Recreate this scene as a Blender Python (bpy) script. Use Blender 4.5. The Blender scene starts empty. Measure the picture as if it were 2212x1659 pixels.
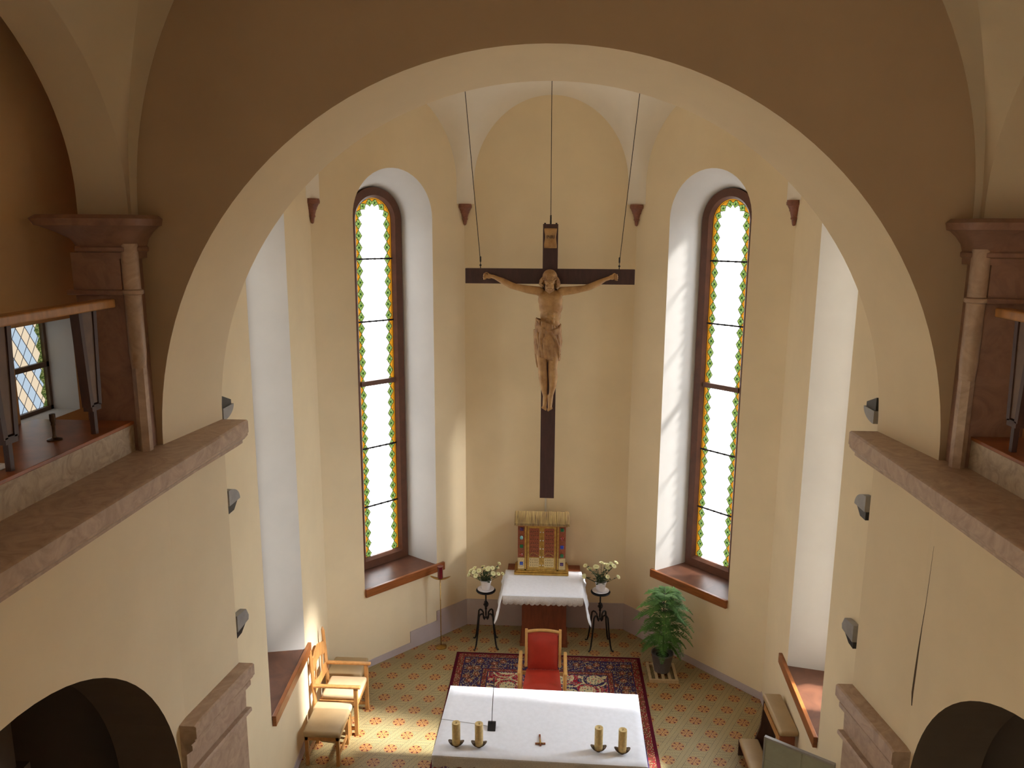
import bpy, bmesh, math, random
from mathutils import Vector, Matrix, noise
random.seed(7)
PI = math.pi
SC = bpy.context.scene
COL = SC.collection

# ------------------------------------------------------------------ camera, world, sun, exposure
H = 6.1
cam_d = bpy.data.cameras.new('camera'); cam = bpy.data.objects.new('camera', cam_d); COL.objects.link(cam)
SC.camera = cam
cam_d.sensor_width = 36; cam_d.lens = 1696.75 / 2212 * 36; cam_d.clip_start = .05; cam_d.clip_end = 200
pi_, ya, ro = .1926786, .05389206, .00542804
Fv = Vector((-math.sin(ya)*math.cos(pi_), math.cos(ya)*math.cos(pi_), -math.sin(pi_)))
R0 = Vector((math.cos(ya), math.sin(ya), 0)); U0 = R0.cross(Fv)
Rv = R0*math.cos(ro) + U0*math.sin(ro); Uv = -R0*math.sin(ro) + U0*math.cos(ro)
cam.matrix_world = Matrix(((Rv.x, Uv.x, -Fv.x, .0835), (Rv.y, Uv.y, -Fv.y, 0), (Rv.z, Uv.z, -Fv.z, H), (0, 0, 0, 1)))
SC.view_settings.view_transform = 'Standard'; SC.view_settings.look = 'None'
SC.view_settings.exposure = 0.0; SC.view_settings.gamma = 1; SC.view_settings.use_curve_mapping = False

world = bpy.data.worlds.new('world'); SC.world = world; world.use_nodes = True
wb = world.node_tree.nodes['Background']; wb.inputs[0].default_value = (1.0, .93, .80, 1); wb.inputs[1].default_value = .15
SC.cycles.diffuse_bounces = 12; SC.cycles.max_bounces = 16
PANE_E = 6.6
sd = bpy.data.lights.new('sun', 'SUN'); sd.energy = 44; sd.angle = math.radians(6); sd.color = (1, .97, .93)
sun = bpy.data.objects.new('sun', sd); COL.objects.link(sun)
sun.rotation_euler = Vector((-1, .155, -.86)).to_track_quat('-Z', 'Y').to_euler(); sun.location = (12, 6, 14)

# broad daylight from the bright sky, coming down through the tall windows on either side
for nm, vec_, e, an in (('skylight_right', (-1, -.05, -.70), 46, 75), ('skylight_left', (1, -.05, -.80), 9, 75), ('skylight_back', (0, -1, -.9), 10, 90)):
    l = bpy.data.lights.new(nm, 'SUN'); l.energy = e; l.angle = math.radians(an); l.color = (.84, .92, 1.0)
    o = bpy.data.objects.new(nm, l); COL.objects.link(o); o.rotation_euler = Vector(vec_).to_track_quat('-Z', 'Y').to_euler(); o.location = (-12*vec_[0], 8-12*vec_[1], 14)

# ------------------------------------------------------------------ node maths
class X:
    def __init__(s, nt, v): s.nt, s.v = nt, v
    def _m(s, op, *o, clamp=False):
        n = s.nt.nodes.new('ShaderNodeMath'); n.operation = op; n.use_clamp = clamp
        for i, a in enumerate((s,) + o):
            a = a.v if isinstance(a, X) else a
            if isinstance(a, (int, float)): n.inputs[i].default_value = a
            else: s.nt.links.new(a, n.inputs[i])
        return X(s.nt, n.outputs[0])
    def __add__(s, o): return s._m('ADD', o)
    __radd__ = __add__
    def __sub__(s, o): return s._m('SUBTRACT', o)
    def __rsub__(s, o): return (s*-1) + o
    def __mul__(s, o): return s._m('MULTIPLY', o)
    __rmul__ = __mul__
    def __truediv__(s, o): return s._m('DIVIDE', o)
    def lt(s, o): return s._m('LESS_THAN', o)
    def gt(s, o): return s._m('GREATER_THAN', o)
    def abs(s): return s._m('ABSOLUTE')
    def sin(s): return s._m('SINE')
    def sqrt(s): return s._m('SQRT')
    def round(s): return s._m('ROUND')
    def floor(s): return s._m('FLOOR')
    def mod(s, o): return s._m('FLOORED_MODULO', o)
    def min(s, o): return s._m('MINIMUM', o)
    def max(s, o): return s._m('MAXIMUM', o)
    def pow(s, o): return s._m('POWER', o)
    def atan2(s, o): return s._m('ARCTAN2', o)
    def wave(s, period): return (s - (s/period).round()*period)      # signed distance to nearest multiple
def mixc(nt, a, b, f):
    n = nt.nodes.new('ShaderNodeMix'); n.data_type = 'RGBA'; n.clamp_factor = True
    for sock, v in ((n.inputs[0], f), (n.inputs[6], a), (n.inputs[7], b)):
        v = v.v if isinstance(v, X) else v
        if isinstance(v, (int, float)): sock.default_value = v
        elif isinstance(v, tuple): sock.default_value = (*v, 1) if len(v) == 3 else v
        else: nt.links.new(v, sock)
    return n.outputs[2]
def srgb(r, g, b):
    f = lambda c: (c/255/12.92 if c/255 <= .04045 else ((c/255+.055)/1.055)**2.4)
    return (f(r), f(g), f(b))
def newmat(name):
    m = bpy.data.materials.new(name); m.use_nodes = True
    nt = m.node_tree; b = nt.nodes['Principled BSDF']
    return m, nt, b
def coords(nt, kind='Object'):
    tc = nt.nodes.new('ShaderNodeTexCoord'); sp = nt.nodes.new('ShaderNodeSeparateXYZ')
    nt.links.new(tc.outputs[kind], sp.inputs[0])
    return tc.outputs[kind], [X(nt, sp.outputs[i]) for i in range(3)]
def nz(nt, vec, scale, detail=3, rough=.5, stretch=None, dist=0):
    if stretch:
        mp = nt.nodes.new('ShaderNodeMapping'); mp.inputs['Scale'].default_value = stretch
        nt.links.new(vec, mp.inputs[0]); vec = mp.outputs[0]
    n = nt.nodes.new('ShaderNodeTexNoise'); n.inputs['Scale'].default_value = scale
    n.inputs['Detail'].default_value = detail; n.inputs['Roughness'].default_value = rough
    n.inputs['Distortion'].default_value = dist
    nt.links.new(vec, n.inputs['Vector']); return X(nt, n.outputs[0])
def bump(nt, b, h, strength=.3, dist=.01):
    n = nt.nodes.new('ShaderNodeBump'); n.inputs['Strength'].default_value = strength; n.inputs['Distance'].default_value = dist
    nt.links.new(h.v, n.inputs['Height']); nt.links.new(n.outputs[0], b.inputs['Normal'])
def mat(name, col, rough=.6, var=.12, scale=6, bmp=.15, metal=0, spec=.5, stretch=None, col2=None, dist=0, coat=0):
    m, nt, b = newmat(name)
    vec, _ = coords(nt)
    n = nz(nt, vec, scale, 4, .6, stretch, dist)
    c2 = col2 or tuple(c*(1-var*2.2) for c in col)
    f = (n - .3) * 2.5
    nt.links.new(mixc(nt, col, c2, f), b.inputs['Base Color'])
    b.inputs['Roughness'].default_value = rough; b.inputs['Metallic'].default_value = metal
    b.inputs['Specular IOR Level'].default_value = spec
    if coat: b.inputs['Coat Weight'].default_value = coat
    if bmp: bump(nt, b, nz(nt, vec, scale*5, 3, .5, stretch), bmp, .004)
    return m
M = {}
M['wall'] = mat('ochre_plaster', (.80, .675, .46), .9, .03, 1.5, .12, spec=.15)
M['wall_nave'] = mat('shaded_nave_plaster', (.40, .29, .185), .9, .04, 1.5, .12, spec=.12)  # same ochre paint, darkened for the shade on the spandrel
M['wall_side'] = mat('dimmed_side_plaster', (.75, .63, .44), .9, .03, 1.5, .12, spec=.12)  # ochre paint slightly dimmed, the nave's shade put into the colour
M['wall_gallery'] = mat('gallery_plaster', (.78, .56, .33), .9, .03, 1.5, .12, spec=.12)
M['white'] = mat('white_plaster', (.64, .62, .59), .9, .03, 2, .1, spec=.15)
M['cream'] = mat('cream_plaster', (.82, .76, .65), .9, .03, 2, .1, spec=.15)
M['cream_nave'] = mat('dimmed_vault_plaster', (.58, .50, .37), .9, .03, 2, .1, spec=.15)  # vault white darkened, the dimness of the nave painted in
M['dado'] = mat('mauve_dado_paint', (.50, .43, .43), .75, .04, 4, .1, spec=.25)
M['marble'] = mat('pink_marble', (.48, .35, .255), .45, .2, 5, .05, col2=(.33, .225, .16), dist=2.5)
M['marble_dark'] = mat('brown_red_marble', (.30, .17, .12), .5, .2, 4, .05, col2=(.19, .10, .07), dist=2)
M['marble_pale'] = mat('pale_veined_marble', (.52, .43, .31), .5, .2, 6, .05, col2=(.33, .25, .17), dist=3)
M['corbel'] = mat('red_marble', (.30, .115, .07), .4, .2, 14, .05, col2=(.16, .06, .04), dist=2)
M['frame'] = mat('brown_window_paint', (.13, .045, .02), .4, .15, 8, .05)
M['frame_nave'] = mat('worn_brown_wood', (.17, .10, .06), .5, .15, 8, .05)
M['sill'] = mat('dark_varnished_wood', (.16, .065, .035), .32, .3, 3, .05, stretch=(1, 1, 1), col2=(.07, .03, .02), dist=1)
M['sill_edge'] = mat('orange_brown_wood', (.36, .115, .03), .3, .2, 5, .04, stretch=(1, 1, 9))
M['wood_red'] = mat('red_mahogany', (.27, .075, .03), .38, .15, 4, .03, stretch=(6, 6, 1))
M['wood_oak'] = mat('honey_oak', (.50, .24, .075), .35, .18, 6, .05, stretch=(3, 3, 1))
M['wood_light'] = mat('golden_beech', (.58, .32, .10), .35, .12, 6, .04, stretch=(3, 3, 1))
M['wood_dark'] = mat('dark_stained_wood', (.07, .03, .02), .45, .2, 6, .05, stretch=(3, 3, 1))
M['cross_wood'] = mat('oxblood_wood', (.060, .020, .018), .5, .2, 6, .08, stretch=(5, 5, 1))
M['limewood'] = mat('carved_limewood', (.50, .30, .12), .5, .22, 9, .18, col2=(.30, .15, .05))
M['limewood2'] = mat('carved_limewood_cloth', (.42, .24, .095), .55, .2, 12, .15, col2=(.25, .12, .045))
M['beige_vinyl'] = mat('beige_vinyl', (.42, .30, .16), .38, .06, 6, .06)
M['cream_seat'] = mat('tan_upholstery', (.55, .40, .24), .5, .06, 6, .06)
M['red_leather'] = mat('red_leather', (.42, .035, .018), .36, .12, 5, .06)
M['linen'] = mat('white_linen', (.84, .86, .93), .85, .03, 20, .12, spec=.1)
M['lace'] = mat('ecru_lace', (.62, .58, .55), .9, .12, 90, .3, spec=.1)
M['iron'] = mat('black_wrought_iron', (.025, .022, .022), .5, .2, 30, .3, metal=.6)
M['brass'] = mat('brass', (.55, .34, .10), .3, .15, 12, .05, metal=1)
M['bronze'] = mat('dark_bronze', (.11, .07, .04), .35, .2, 30, .2, metal=.7)
M['wax'] = mat('beeswax', (.74, .55, .24), .5, .15, 30, .15)
M['black'] = mat('black_plastic', (.012, .012, .014), .4, .1, 20, .0)
M['steel'] = mat('grey_metal', (.33, .32, .31), .5, .1, 10, .05, metal=.3)
M['pot_white'] = mat('white_ceramic', (.72, .68, .68), .3, .04, 10, .0)
M['pot_grey'] = mat('grey_plastic', (.13, .12, .12), .5, .1, 10, .05)
M['soil'] = mat('soil', (.03, .02, .015), .95, .2, 60, .6)
M['leaf_dark'] = mat('dark_leaf', (.035, .07, .02), .5, .25, 30, .1)
M['leaf'] = mat('fresh_green_leaf', (.16, .34, .07), .5, .3, 5, .1, col2=(.05, .15, .03))
M['petal'] = mat('pale_yellow_petal', (.78, .76, .42), .6, .1, 40, .0)
M['flower_eye'] = mat('yellow_eye', (.55, .45, .08), .7, .1, 40, .0)
M['slat'] = mat('pale_slat_wood', (.60, .44, .24), .5, .12, 8, .05, stretch=(3, 3, 1))
M['gold'] = mat('gilded_metal', (.62, .38, .09), .32, .2, 25, .2, metal=.75)
M['gold_lit'] = mat('sunlit_gilding', (.72, .56, .28), .4, .15, 60, .3, metal=.35)  # paler gilding, sunlight on the lower rows put into the colour
M['copper'] = mat('copper_filigree', (.38, .11, .05), .4, .25, 60, .3, metal=.4)
M['roofwood'] = mat('streaked_gilded_shingle', (.46, .33, .12), .55, .3, 3, .15, stretch=(12, 1, 1), col2=(.17, .10, .05))
M['purple_gem'] = mat('purple_glass', (.05, .015, .09), .15, .05, 5, 0, coat=1)
M['cyan_gem'] = mat('turquoise_glass', (.15, .42, .45), .15, .05, 5, 0, coat=1)
M['green_gem'] = mat('green_glass', (.01, .14, .05), .15, .05, 5, 0, coat=1)
M['red_gem'] = mat('red_glass', (.25, .02, .01), .15, .05, 5, 0, coat=1)
M['blue_gem'] = mat('blue_glass', (.015, .06, .42), .15, .05, 5, 0, coat=1)
M['pearl'] = mat('pearl', (.75, .68, .6), .25, .05, 5, 0)
M['lamp_red'] = mat('dark_red_glass', (.16, .008, .02), .15, .05, 5, 0, coat=1)
M['grey_cloth'] = mat('grey_green_cloth', (.33, .33, .25), .8, .06, 8, .2, spec=.15)
M['aisle'] = mat('shaded_aisle_plaster', (.13, .10, .08), .95, .05, 2, .05, spec=.1)  # plaster darkened, the shade of the unlit aisle put into the colour
M['crack'] = mat('crack_brown', (.10, .07, .05), 1, .05, 2, 0)  # dark brown line of the plaster crack
M['conduit'] = mat('pale_metal', (.6, .57, .5), .5, .05, 9, 0)
M['paper'] = mat('white_paper', (.85, .85, .85), .8, .02, 9, 0)

# floor: cement tiles, woven straps with a star flower in every hexagon
def floor_mat():
    m, nt, b = newmat('patterned_cement_tiles'); vec, (x, y, z) = coords(nt)
    A = .30; S2 = A*math.sqrt(3); L = A*math.sqrt(3)/2
    x1 = x.wave(A); y1 = y.wave(S2)
    x2 = (x - A/2).wave(A); y2 = (y - S2/2).wave(S2)
    r1 = (x1*x1 + y1*y1).sqrt(); r2 = (x2*x2 + y2*y2).sqrt()
    w = r1.lt(r2); cx = x1*w + x2*(1-w); cy = y1*w + y2*(1-w); r = r1.min(r2)
    th = cy.atan2(cx)
    s3 = (th*3).sin().abs()
    cream = srgb(182, 160, 108); dark = srgb(52, 44, 42); maroon = srgb(96, 26, 30); orange = srgb(190, 152, 100)
    col = mixc(nt, cream, srgb(172, 126, 74), r.lt(.078))
    arm = (s3*r).lt(.0080) * r.lt(.080)
    head = s3.lt(.52) * r.gt(.052) * r.lt(.074)
    core = r.lt(.017)
    col = mixc(nt, col, maroon, (arm + head + core).min(1))
    col = mixc(nt, col, orange, (r - .013).abs().lt(.004))
    hw = .050
    for k in range(3):
        a = math.radians(30 + 60*k)
        p = x*math.cos(a) + y*math.sin(a); q = y*math.cos(a) - x*math.sin(a)
        d = (p - L/2).wave(L).abs()
        inb = d.lt(hw)
        l1 = (d - .0475).abs().lt(.0024); l2 = (d - .034).abs().lt(.0024); l3 = (d - .0205).abs().lt(.0022)
        qq = q.wave(.028)
        ring = ((qq*qq + d*d).sqrt() - .0095).abs().lt(.0026)
        dk = (l1 + l2 + l3 + ring).min(1)
        sc = mixc(nt, srgb(184, 166, 118), dark, dk)
        col = mixc(nt, col, sc, inb)
    n = nz(nt, vec, 2.2, 4)
    col = mixc(nt, col, srgb(96, 76, 58), (n - .48)*.7)
    nt.links.new(col, b.inputs['Base Color']); b.inputs['Roughness'].default_value = .42
    b.inputs['Specular IOR Level'].default_value = .4
    return m
M['floor'] = floor_mat()

def rug_mat(hx, hy):
    m, nt, b = newmat('woven_persian_pattern'); vec, (x, y, z) = coords(nt)
    ax = hx - x.abs(); ay = hy - y.abs(); d = ax.min(ay)
    def vor(scale, off):
        mp = nt.nodes.new('ShaderNodeMapping'); mp.inputs['Location'].default_value = (off, off*.7, 0); nt.links.new(vec, mp.inputs[0])
        v = nt.nodes.new('ShaderNodeTexVoronoi'); v.voronoi_dimensions = '2D'; v.inputs['Scale'].default_value = scale; v.inputs['Randomness'].default_value = .55
        nt.links.new(mp.outputs[0], v.inputs['Vector'])
        sp = nt.nodes.new('ShaderNodeSeparateColor'); nt.links.new(v.outputs['Color'], sp.inputs[0])
        return X(nt, v.outputs['Distance'])/scale, X(nt, sp.outputs[0]), X(nt, sp.outputs[1])
    navy = srgb(56, 44, 74); red = srgb(138, 32, 46); brown = srgb(104, 62, 44); creamc = srgb(190, 176, 136); rose = srgb(170, 84, 84); teal = srgb(62, 82, 92)
    dd, c1, c2 = vor(7, 0); fd, f1, f2 = vor(26, 3); gd, g1, g2 = vor(50, 5)
    big, b1, b2 = vor(2.6, 1)
    fieldbg = mixc(nt, red, navy, b1.gt(.45))
    fieldbg = mixc(nt, fieldbg, creamc, big.lt(.11) + (big - .17).abs().lt(.012))
    field = mixc(nt, fieldbg, creamc, (dd.lt(.032))*c1.gt(.3))
    field = mixc(nt, field, rose, (fd.lt(.012))*f1.gt(.4)); field = mixc(nt, field, teal, fd.lt(.011)*f2.gt(.65))
    field = mixc(nt, field, creamc, gd.lt(.0055)*g1.gt(.6))
    bd, b3, b4 = vor(6, 9)
    border = mixc(nt, navy, brown, (bd - .042).abs().lt(.012)); border = mixc(nt, border, srgb(140, 74, 66), bd.lt(.03)); border = mixc(nt, border, creamc, bd.lt(.010))
    border = mixc(nt, border, brown, (fd.lt(.012))*f1.gt(.55)); border = mixc(nt, border, creamc, gd.lt(.006)*g2.gt(.6))
    guard = mixc(nt, brown, red, gd.lt(.009)*g1.gt(.5)); guard = mixc(nt, guard, creamc, gd.lt(.005)*g2.gt(.6))
    col = mixc(nt, field, guard, d.lt(.50)); col = mixc(nt, col, border, d.lt(.42)); col = mixc(nt, col, guard, d.lt(.14))
    for e in (.50, .42, .14): col = mixc(nt, col, navy, (d - e).abs().lt(.008))
    col = mixc(nt, col, srgb(78, 18, 32), d.lt(.045))
    nt.links.new(col, b.inputs['Base Color']); b.inputs['Roughness'].default_value = .95; b.inputs['Specular IOR Level'].default_value = .1
    bump(nt, b, nz(nt, vec, 220, 2), .4, .003)
    return m

# leaded glass: emission of the bright sky behind it, and partly clear so that the sun comes through.  UV = metres from the pane's centre line, height
def pane_mat(name, hw, zs, z0, strength, plain=False, clear=.35):
    m, nt, b = newmat(name); nt.nodes.remove(b)
    vec, (u, v, _) = coords(nt, 'UV')
    zc = (v - zs).max(0.0); au = u.abs(); r = (u*u + zc*zc).sqrt(); up = zc.gt(0.0)
    d = (hw - r)*up + (hw - au)*(1-up)
    s = (zc.atan2(au)*hw + zs)*up + v*(1-up)
    P = .158
    sw = (s - z0).wave(P).abs()
    dia = (d - .074).abs()*(1/.052) + sw*(1/(P/2))
    if not plain:
        white = (1.0, 1.0, 1.0); k = strength
        amber = (.85, .36, .010); green = (.16, .30, .045); green2 = (.50, .62, .20); lead = (.010, .010, .012)
        inner = d.gt(.074)
        leafn = nz(nt, vec, 60, 2)
        g = mixc(nt, green2, green, (leafn - .42)*8)
        vein = ((d - .074)*(d - .074) + sw*sw).sqrt().lt(.016)
        g = mixc(nt, g, (.02, .09, .02), vein)
        g = mixc(nt, g, (.02, .09, .02), (sw*1.0 - (d - .074).abs()*1.2).abs().lt(.004))
        am = mixc(nt, amber, (.25, .08, .01), (nz(nt, vec, 90, 2) - .5)*6)
        am = mixc(nt, am, amber, d.lt(.022))
        wl1 = ((u*1.0 + v*.62)*.85).wave(.062).abs().lt(.0022); wl2 = ((u*1.0 - v*.62)*.85).wave(.062).abs().lt(.0022)
        wc = mixc(nt, tuple(k*c for c in white), (.5*k*.6, .5*k*.62, .5*k*.68), wl1 + wl2)
        col = mixc(nt, am, wc, inner)
        col = mixc(nt, col, g, dia.lt(1.0))
        col = mixc(nt, col, lead, (dia - 1.0).abs().lt(.09) + (d - .022).abs().lt(.0035))
        clearf = inner*(1 - dia.lt(1.0))*clear
    else:
        p1 = ((u + v*.66)).wave(.096); p2 = ((u - v*.66)).wave(.096)
        k1 = ((u + v*.66)/.096).round(); k2 = ((u - v*.66)/.096).round()
        par = (k1 + k2).mod(2.0)
        blue = (.50, .62, .74); peach = (.86, .70, .50)
        col = mixc(nt, blue, peach, (k1.mod(2.0)).lt(.5))
        col = mixc(nt, col, (.05, .05, .06), ((p1.abs() - .048).abs().lt(.004) + (p2.abs() - .048).abs().lt(.004)))
        leafn = nz(nt, vec, 60, 2)
        side = (hw - u)
        col = mixc(nt, col, mixc(nt, (.22, .24, .08), (.05, .08, .02), (leafn-.4)*8), (side - .045).lt(v.wave(.12).abs()*.7))
        col = mixc(nt, col, (.75, .38, .02), side.lt(.02))
        clearf = X(nt, nt.nodes.new('ShaderNodeValue').outputs[0])
    em = nt.nodes.new('ShaderNodeEmission'); nt.links.new(col, em.inputs[0]); em.inputs[1].default_value = 1.0
    gl = nt.nodes.new('ShaderNodeBsdfGlossy'); gl.inputs['Roughness'].default_value = .15; gl.inputs[0].default_value = (.04, .04, .04, 1)
    ad = nt.nodes.new('ShaderNodeAddShader'); nt.links.new(em.outputs[0], ad.inputs[0]); nt.links.new(gl.outputs[0], ad.inputs[1])
    tr = nt.nodes.new('ShaderNodeBsdfTransparent'); mx = nt.nodes.new('ShaderNodeMixShader')
    nt.links.new(clearf.v, mx.inputs[0]); nt.links.new(ad.outputs[0], mx.inputs[1]); nt.links.new(tr.outputs[0], mx.inputs[2])
    nt.links.new(mx.outputs[0], nt.nodes['Material Output'].inputs['Surface'])
    return m

# ------------------------------------------------------------------ mesh helpers
class MB:
    """collects shapes into one bmesh"""
    def __init__(s): s.bm = bmesh.new(); s.uv = None
    def box(s, lo, hi, bev=0):
        lo, hi = Vector(lo), Vector(hi); c = (lo+hi)/2; d = hi-lo
        r = bmesh.ops.create_cube(s.bm, size=1, matrix=Matrix.Translation(c) @ Matrix.Diagonal((*d, 1)))
        if bev:
            es = list({e for v in r['verts'] for e in v.link_edges})
            bmesh.ops.bevel(s.bm, geom=es, offset=bev, segments=3, affect='EDGES', profile=.5)
        return s
    def obox(s, c, ax, ay, size, bev=0):
        """box centred at c with local axes ax, ay"""
        ax = Vector(ax).normalized(); ay = Vector(ay); ay = (ay - ax*ay.dot(ax)).normalized(); az = ax.cross(ay)
        m = Matrix((ax, ay, az)).transposed().to_4x4(); m.translation = Vector(c)
        r = bmesh.ops.create_cube(s.bm, size=1, matrix=m @ Matrix.Diagonal((*size, 1)))
        if bev:
            es = list({e for v in r['verts'] for e in v.link_edges})
            bmesh.ops.bevel(s.bm, geom=es, offset=bev, segments=3, affect='EDGES', profile=.5)
        return s
    def lathe(s, prof, c=(0, 0, 0), seg=24, a0=0, a1=2*PI, sx=1, sy=1):
        c = Vector(c); full = abs(a1-a0-2*PI) < 1e-6; n = seg if full else seg+1
        rings = []
        for r, z in prof:
            rings.append([s.bm.verts.new(c + Vector((r*sx*math.cos(a0+(a1-a0)*i/seg), r*sy*math.sin(a0+(a1-a0)*i/seg), z))) for i in range(n)])
        for a, b in zip(rings, rings[1:]):
            for i in range(seg):
                j = (i+1) % n
                s.bm.faces.new((a[i], a[j], b[j], b[i]))
        if prof[0][0] > 1e-4: s.bm.faces.new(list(reversed(rings[0])))
        if prof[-1][0] > 1e-4: s.bm.faces.new(rings[-1])
        return s
    def tube(s, pts, rad, seg=8, caps=True, flat=1.0):
        pts = [Vector(p) for p in pts]; n = len(pts)
        if isinstance(rad, (int, float)): rad = [rad]*n
        rings = []; up = None
        for i, p in enumerate(pts):
            t = (pts[min(i+1, n-1)] - pts[max(i-1, 0)]).normalized()
            if up is None: up = Vector((0, 0, 1)) if abs(t.z) < .9 else Vector((0, 1, 0))
            a = (up - t*up.dot(t)).normalized(); b = t.cross(a); up = a
            rings.append([s.bm.verts.new(p + (a*math.cos(2*PI*k/seg) + b*math.sin(2*PI*k/seg)*flat)*rad[i]) for k in range(seg)])
        for a, b in zip(rings, rings[1:]):
            for k in range(seg): s.bm.faces.new((a[k], a[(k+1) % seg], b[(k+1) % seg], b[k]))
        if caps: s.bm.faces.new(list(reversed(rings[0]))); s.bm.faces.new(rings[-1])
        return s
    def ball(s, c, r, sub=2, sc=(1, 1, 1), rot=None):
        m = Matrix.Translation(Vector(c))
        if rot: m = m @ rot.to_4x4()
        bmesh.ops.create_icosphere(s.bm, subdivisions=sub, radius=r, matrix=m @ Matrix.Diagonal((*sc, 1)))
        return s
    def prism(s, poly, a, b, axis=2):
        """polygon (2D) extruded along axis from a to b. axis 0: poly=(y,z); 1: (x,z); 2: (x,y)"""
        def P(p, h): return {0: (h, p[0], p[1]), 1: (p[0], h, p[1]), 2: (p[0], p[1], h)}[axis]
        v0 = [s.bm.verts.new(P(p, a)) for p in poly]; v1 = [s.bm.verts.new(P(p, b)) for p in poly]
        s.bm.faces.new(list(reversed(v0))); s.bm.faces.new(v1); n = len(poly)
        for i in range(n): s.bm.faces.new((v0[i], v0[(i+1) % n], v1[(i+1) % n], v1[i]))
        return s
    def grid(s, rows):
        """rows of points -> quads"""
        vs = [[s.bm.verts.new(Vector(p)) for p in r] for r in rows]
        for a, b in zip(vs, vs[1:]):
            for i in range(len(a)-1):
                try: s.bm.faces.new((a[i], a[i+1], b[i+1], b[i]))
                except ValueError: pass
        return s
    def face(s, pts, uvs=None):
        f = s.bm.faces.new([s.bm.verts.new(Vector(p)) for p in pts])
        if uvs:
            l = s.bm.loops.layers.uv.get('UVMap') or s.bm.loops.layers.uv.new('UVMap')
            for lo, uv in zip(f.loops, uvs): lo[l].uv = uv
        return s
    def sweep(s, prof, path, closed=False):
        """profile points (out, up) swept along a horizontal path [(point, outdir)]"""
        rows = [[Vector(p) + Vector(o)*a + Vector((0, 0, b)) for a, b in prof] for p, o in path]
        s.grid(rows)
        for r in (rows[0], rows[-1]): s.face(r)
        return s
    def solid(s):
        bmesh.ops.remove_doubles(s.bm, verts=s.bm.verts, dist=1e-5); return s
def obj(name, mb, m, parent=None, smooth=False, world=False, label=None, autosmooth=None):
    bm = mb.bm
    bmesh.ops.remove_doubles(bm, verts=bm.verts, dist=1e-6)
    bmesh.ops.recalc_face_normals(bm, faces=bm.faces)
    me = bpy.data.meshes.new(name)
    if world and parent:
        off = Vector((0, 0, 0)); q = parent
        while q: off += Vector(q.location); q = q.parent
        bmesh.ops.translate(bm, verts=bm.verts, vec=-off)
    bm.to_mesh(me); bm.free()
    o = bpy.data.objects.new(name, me); COL.objects.link(o); me.materials.append(M[m] if isinstance(m, str) else m)
    if smooth:
        for p in me.polygons: p.use_smooth = True
        if autosmooth:
            me.set_sharp_from_angle(angle=math.radians(autosmooth))
    if parent: o.parent = parent
    if label: o['label'] = label
    return o
def thing(name, label, cat, loc=(0, 0, 0), rz=0, group=None):
    o = bpy.data.objects.new(name, None); COL.objects.link(o); o.empty_display_size = .1
    o.location = loc; o.rotation_euler = (0, 0, rz); o['label'] = label; o['category'] = cat
    if group: o['group'] = group
    return o
def tag(o, label, cat, group=None):
    o['label'] = label; o['category'] = cat
    if group: o['group'] = group
    return o
def struct(o, label=None):
    o['kind'] = 'structure'
    if label: o['label'] = label
    return o
def sobj(name, mb, m, label=None, smooth=False, autosmooth=None): return struct(obj(name, mb, m, smooth=smooth, autosmooth=autosmooth), label)
def dup(o, parent=None):
    c = o.copy(); COL.objects.link(c)
    if parent: c.parent = parent
    for ch in [q for q in ALLCH(o)]: dup(ch, c)
    return c
def ALLCH(o): return [q for q in bpy.data.objects if q.parent == o]

# ------------------------------------------------------------------ apse geometry
C1 = Vector((1.225, 11.40)); C2 = Vector((2.904, 9.614)); C3 = Vector((2.696, 6.20))
YR, RR, ZR = 6.20, 2.656, 4.545      # chancel arch, rear edge
YF, RF, ZF = 5.40, 2.758, 4.53       # chancel arch, front edge
def facet(i, sg=1):
    a, b = {1: (Vector((-C1.x, C1.y)), C1), 2: (C1, C2), 3: (C2, C3)}[i]
    a, b = a.copy(), b.copy(); a.x *= sg if i != 1 else 1; b.x *= sg if i != 1 else 1
    t = (b-a).normalized(); n = Vector((-t.y, t.x))
    if n.dot(Vector((0, 8.0)) - a) < 0: n = -n
    return a, t, n, (b-a).length
def fpt(F, s, z, d=0):
    a, t, n, L = F; p = a + t*s - n*d
    return Vector((p.x, p.y, z))
def arch_outline(c, hw, zs, z0, n=24):
    pts = [(c-hw, z0)]
    for i in range(n+1):
        a = PI - PI*i/n; pts.append((c+hw*math.cos(a), zs+hw*math.sin(a)))
    pts.append((c+hw, z0)); return pts
def wall_with_niche(name, F, hole, ztop, mt):
    mb = MB(); L = F[3]
    outer = [(0, 0), (L, 0), (L, ztop), (0, ztop)]
    bm = mb.bm
    def loop(pts):
        vs = [bm.verts.new(fpt(F, *p)) for p in pts]
        return [bm.edges.new((vs[i], vs[(i+1) % len(vs)])) for i in range(len(vs))]
    es = loop(outer)
    if hole: es += loop(hole)
    bmesh.ops.triangle_fill(bm, edges=es, use_beauty=True, use_dissolve=False)
    return sobj(name, mb, mt)
ZT = 9.2
NW = dict(c=1.215, hw=.635, zs=6.265, z0=1.17)
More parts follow.
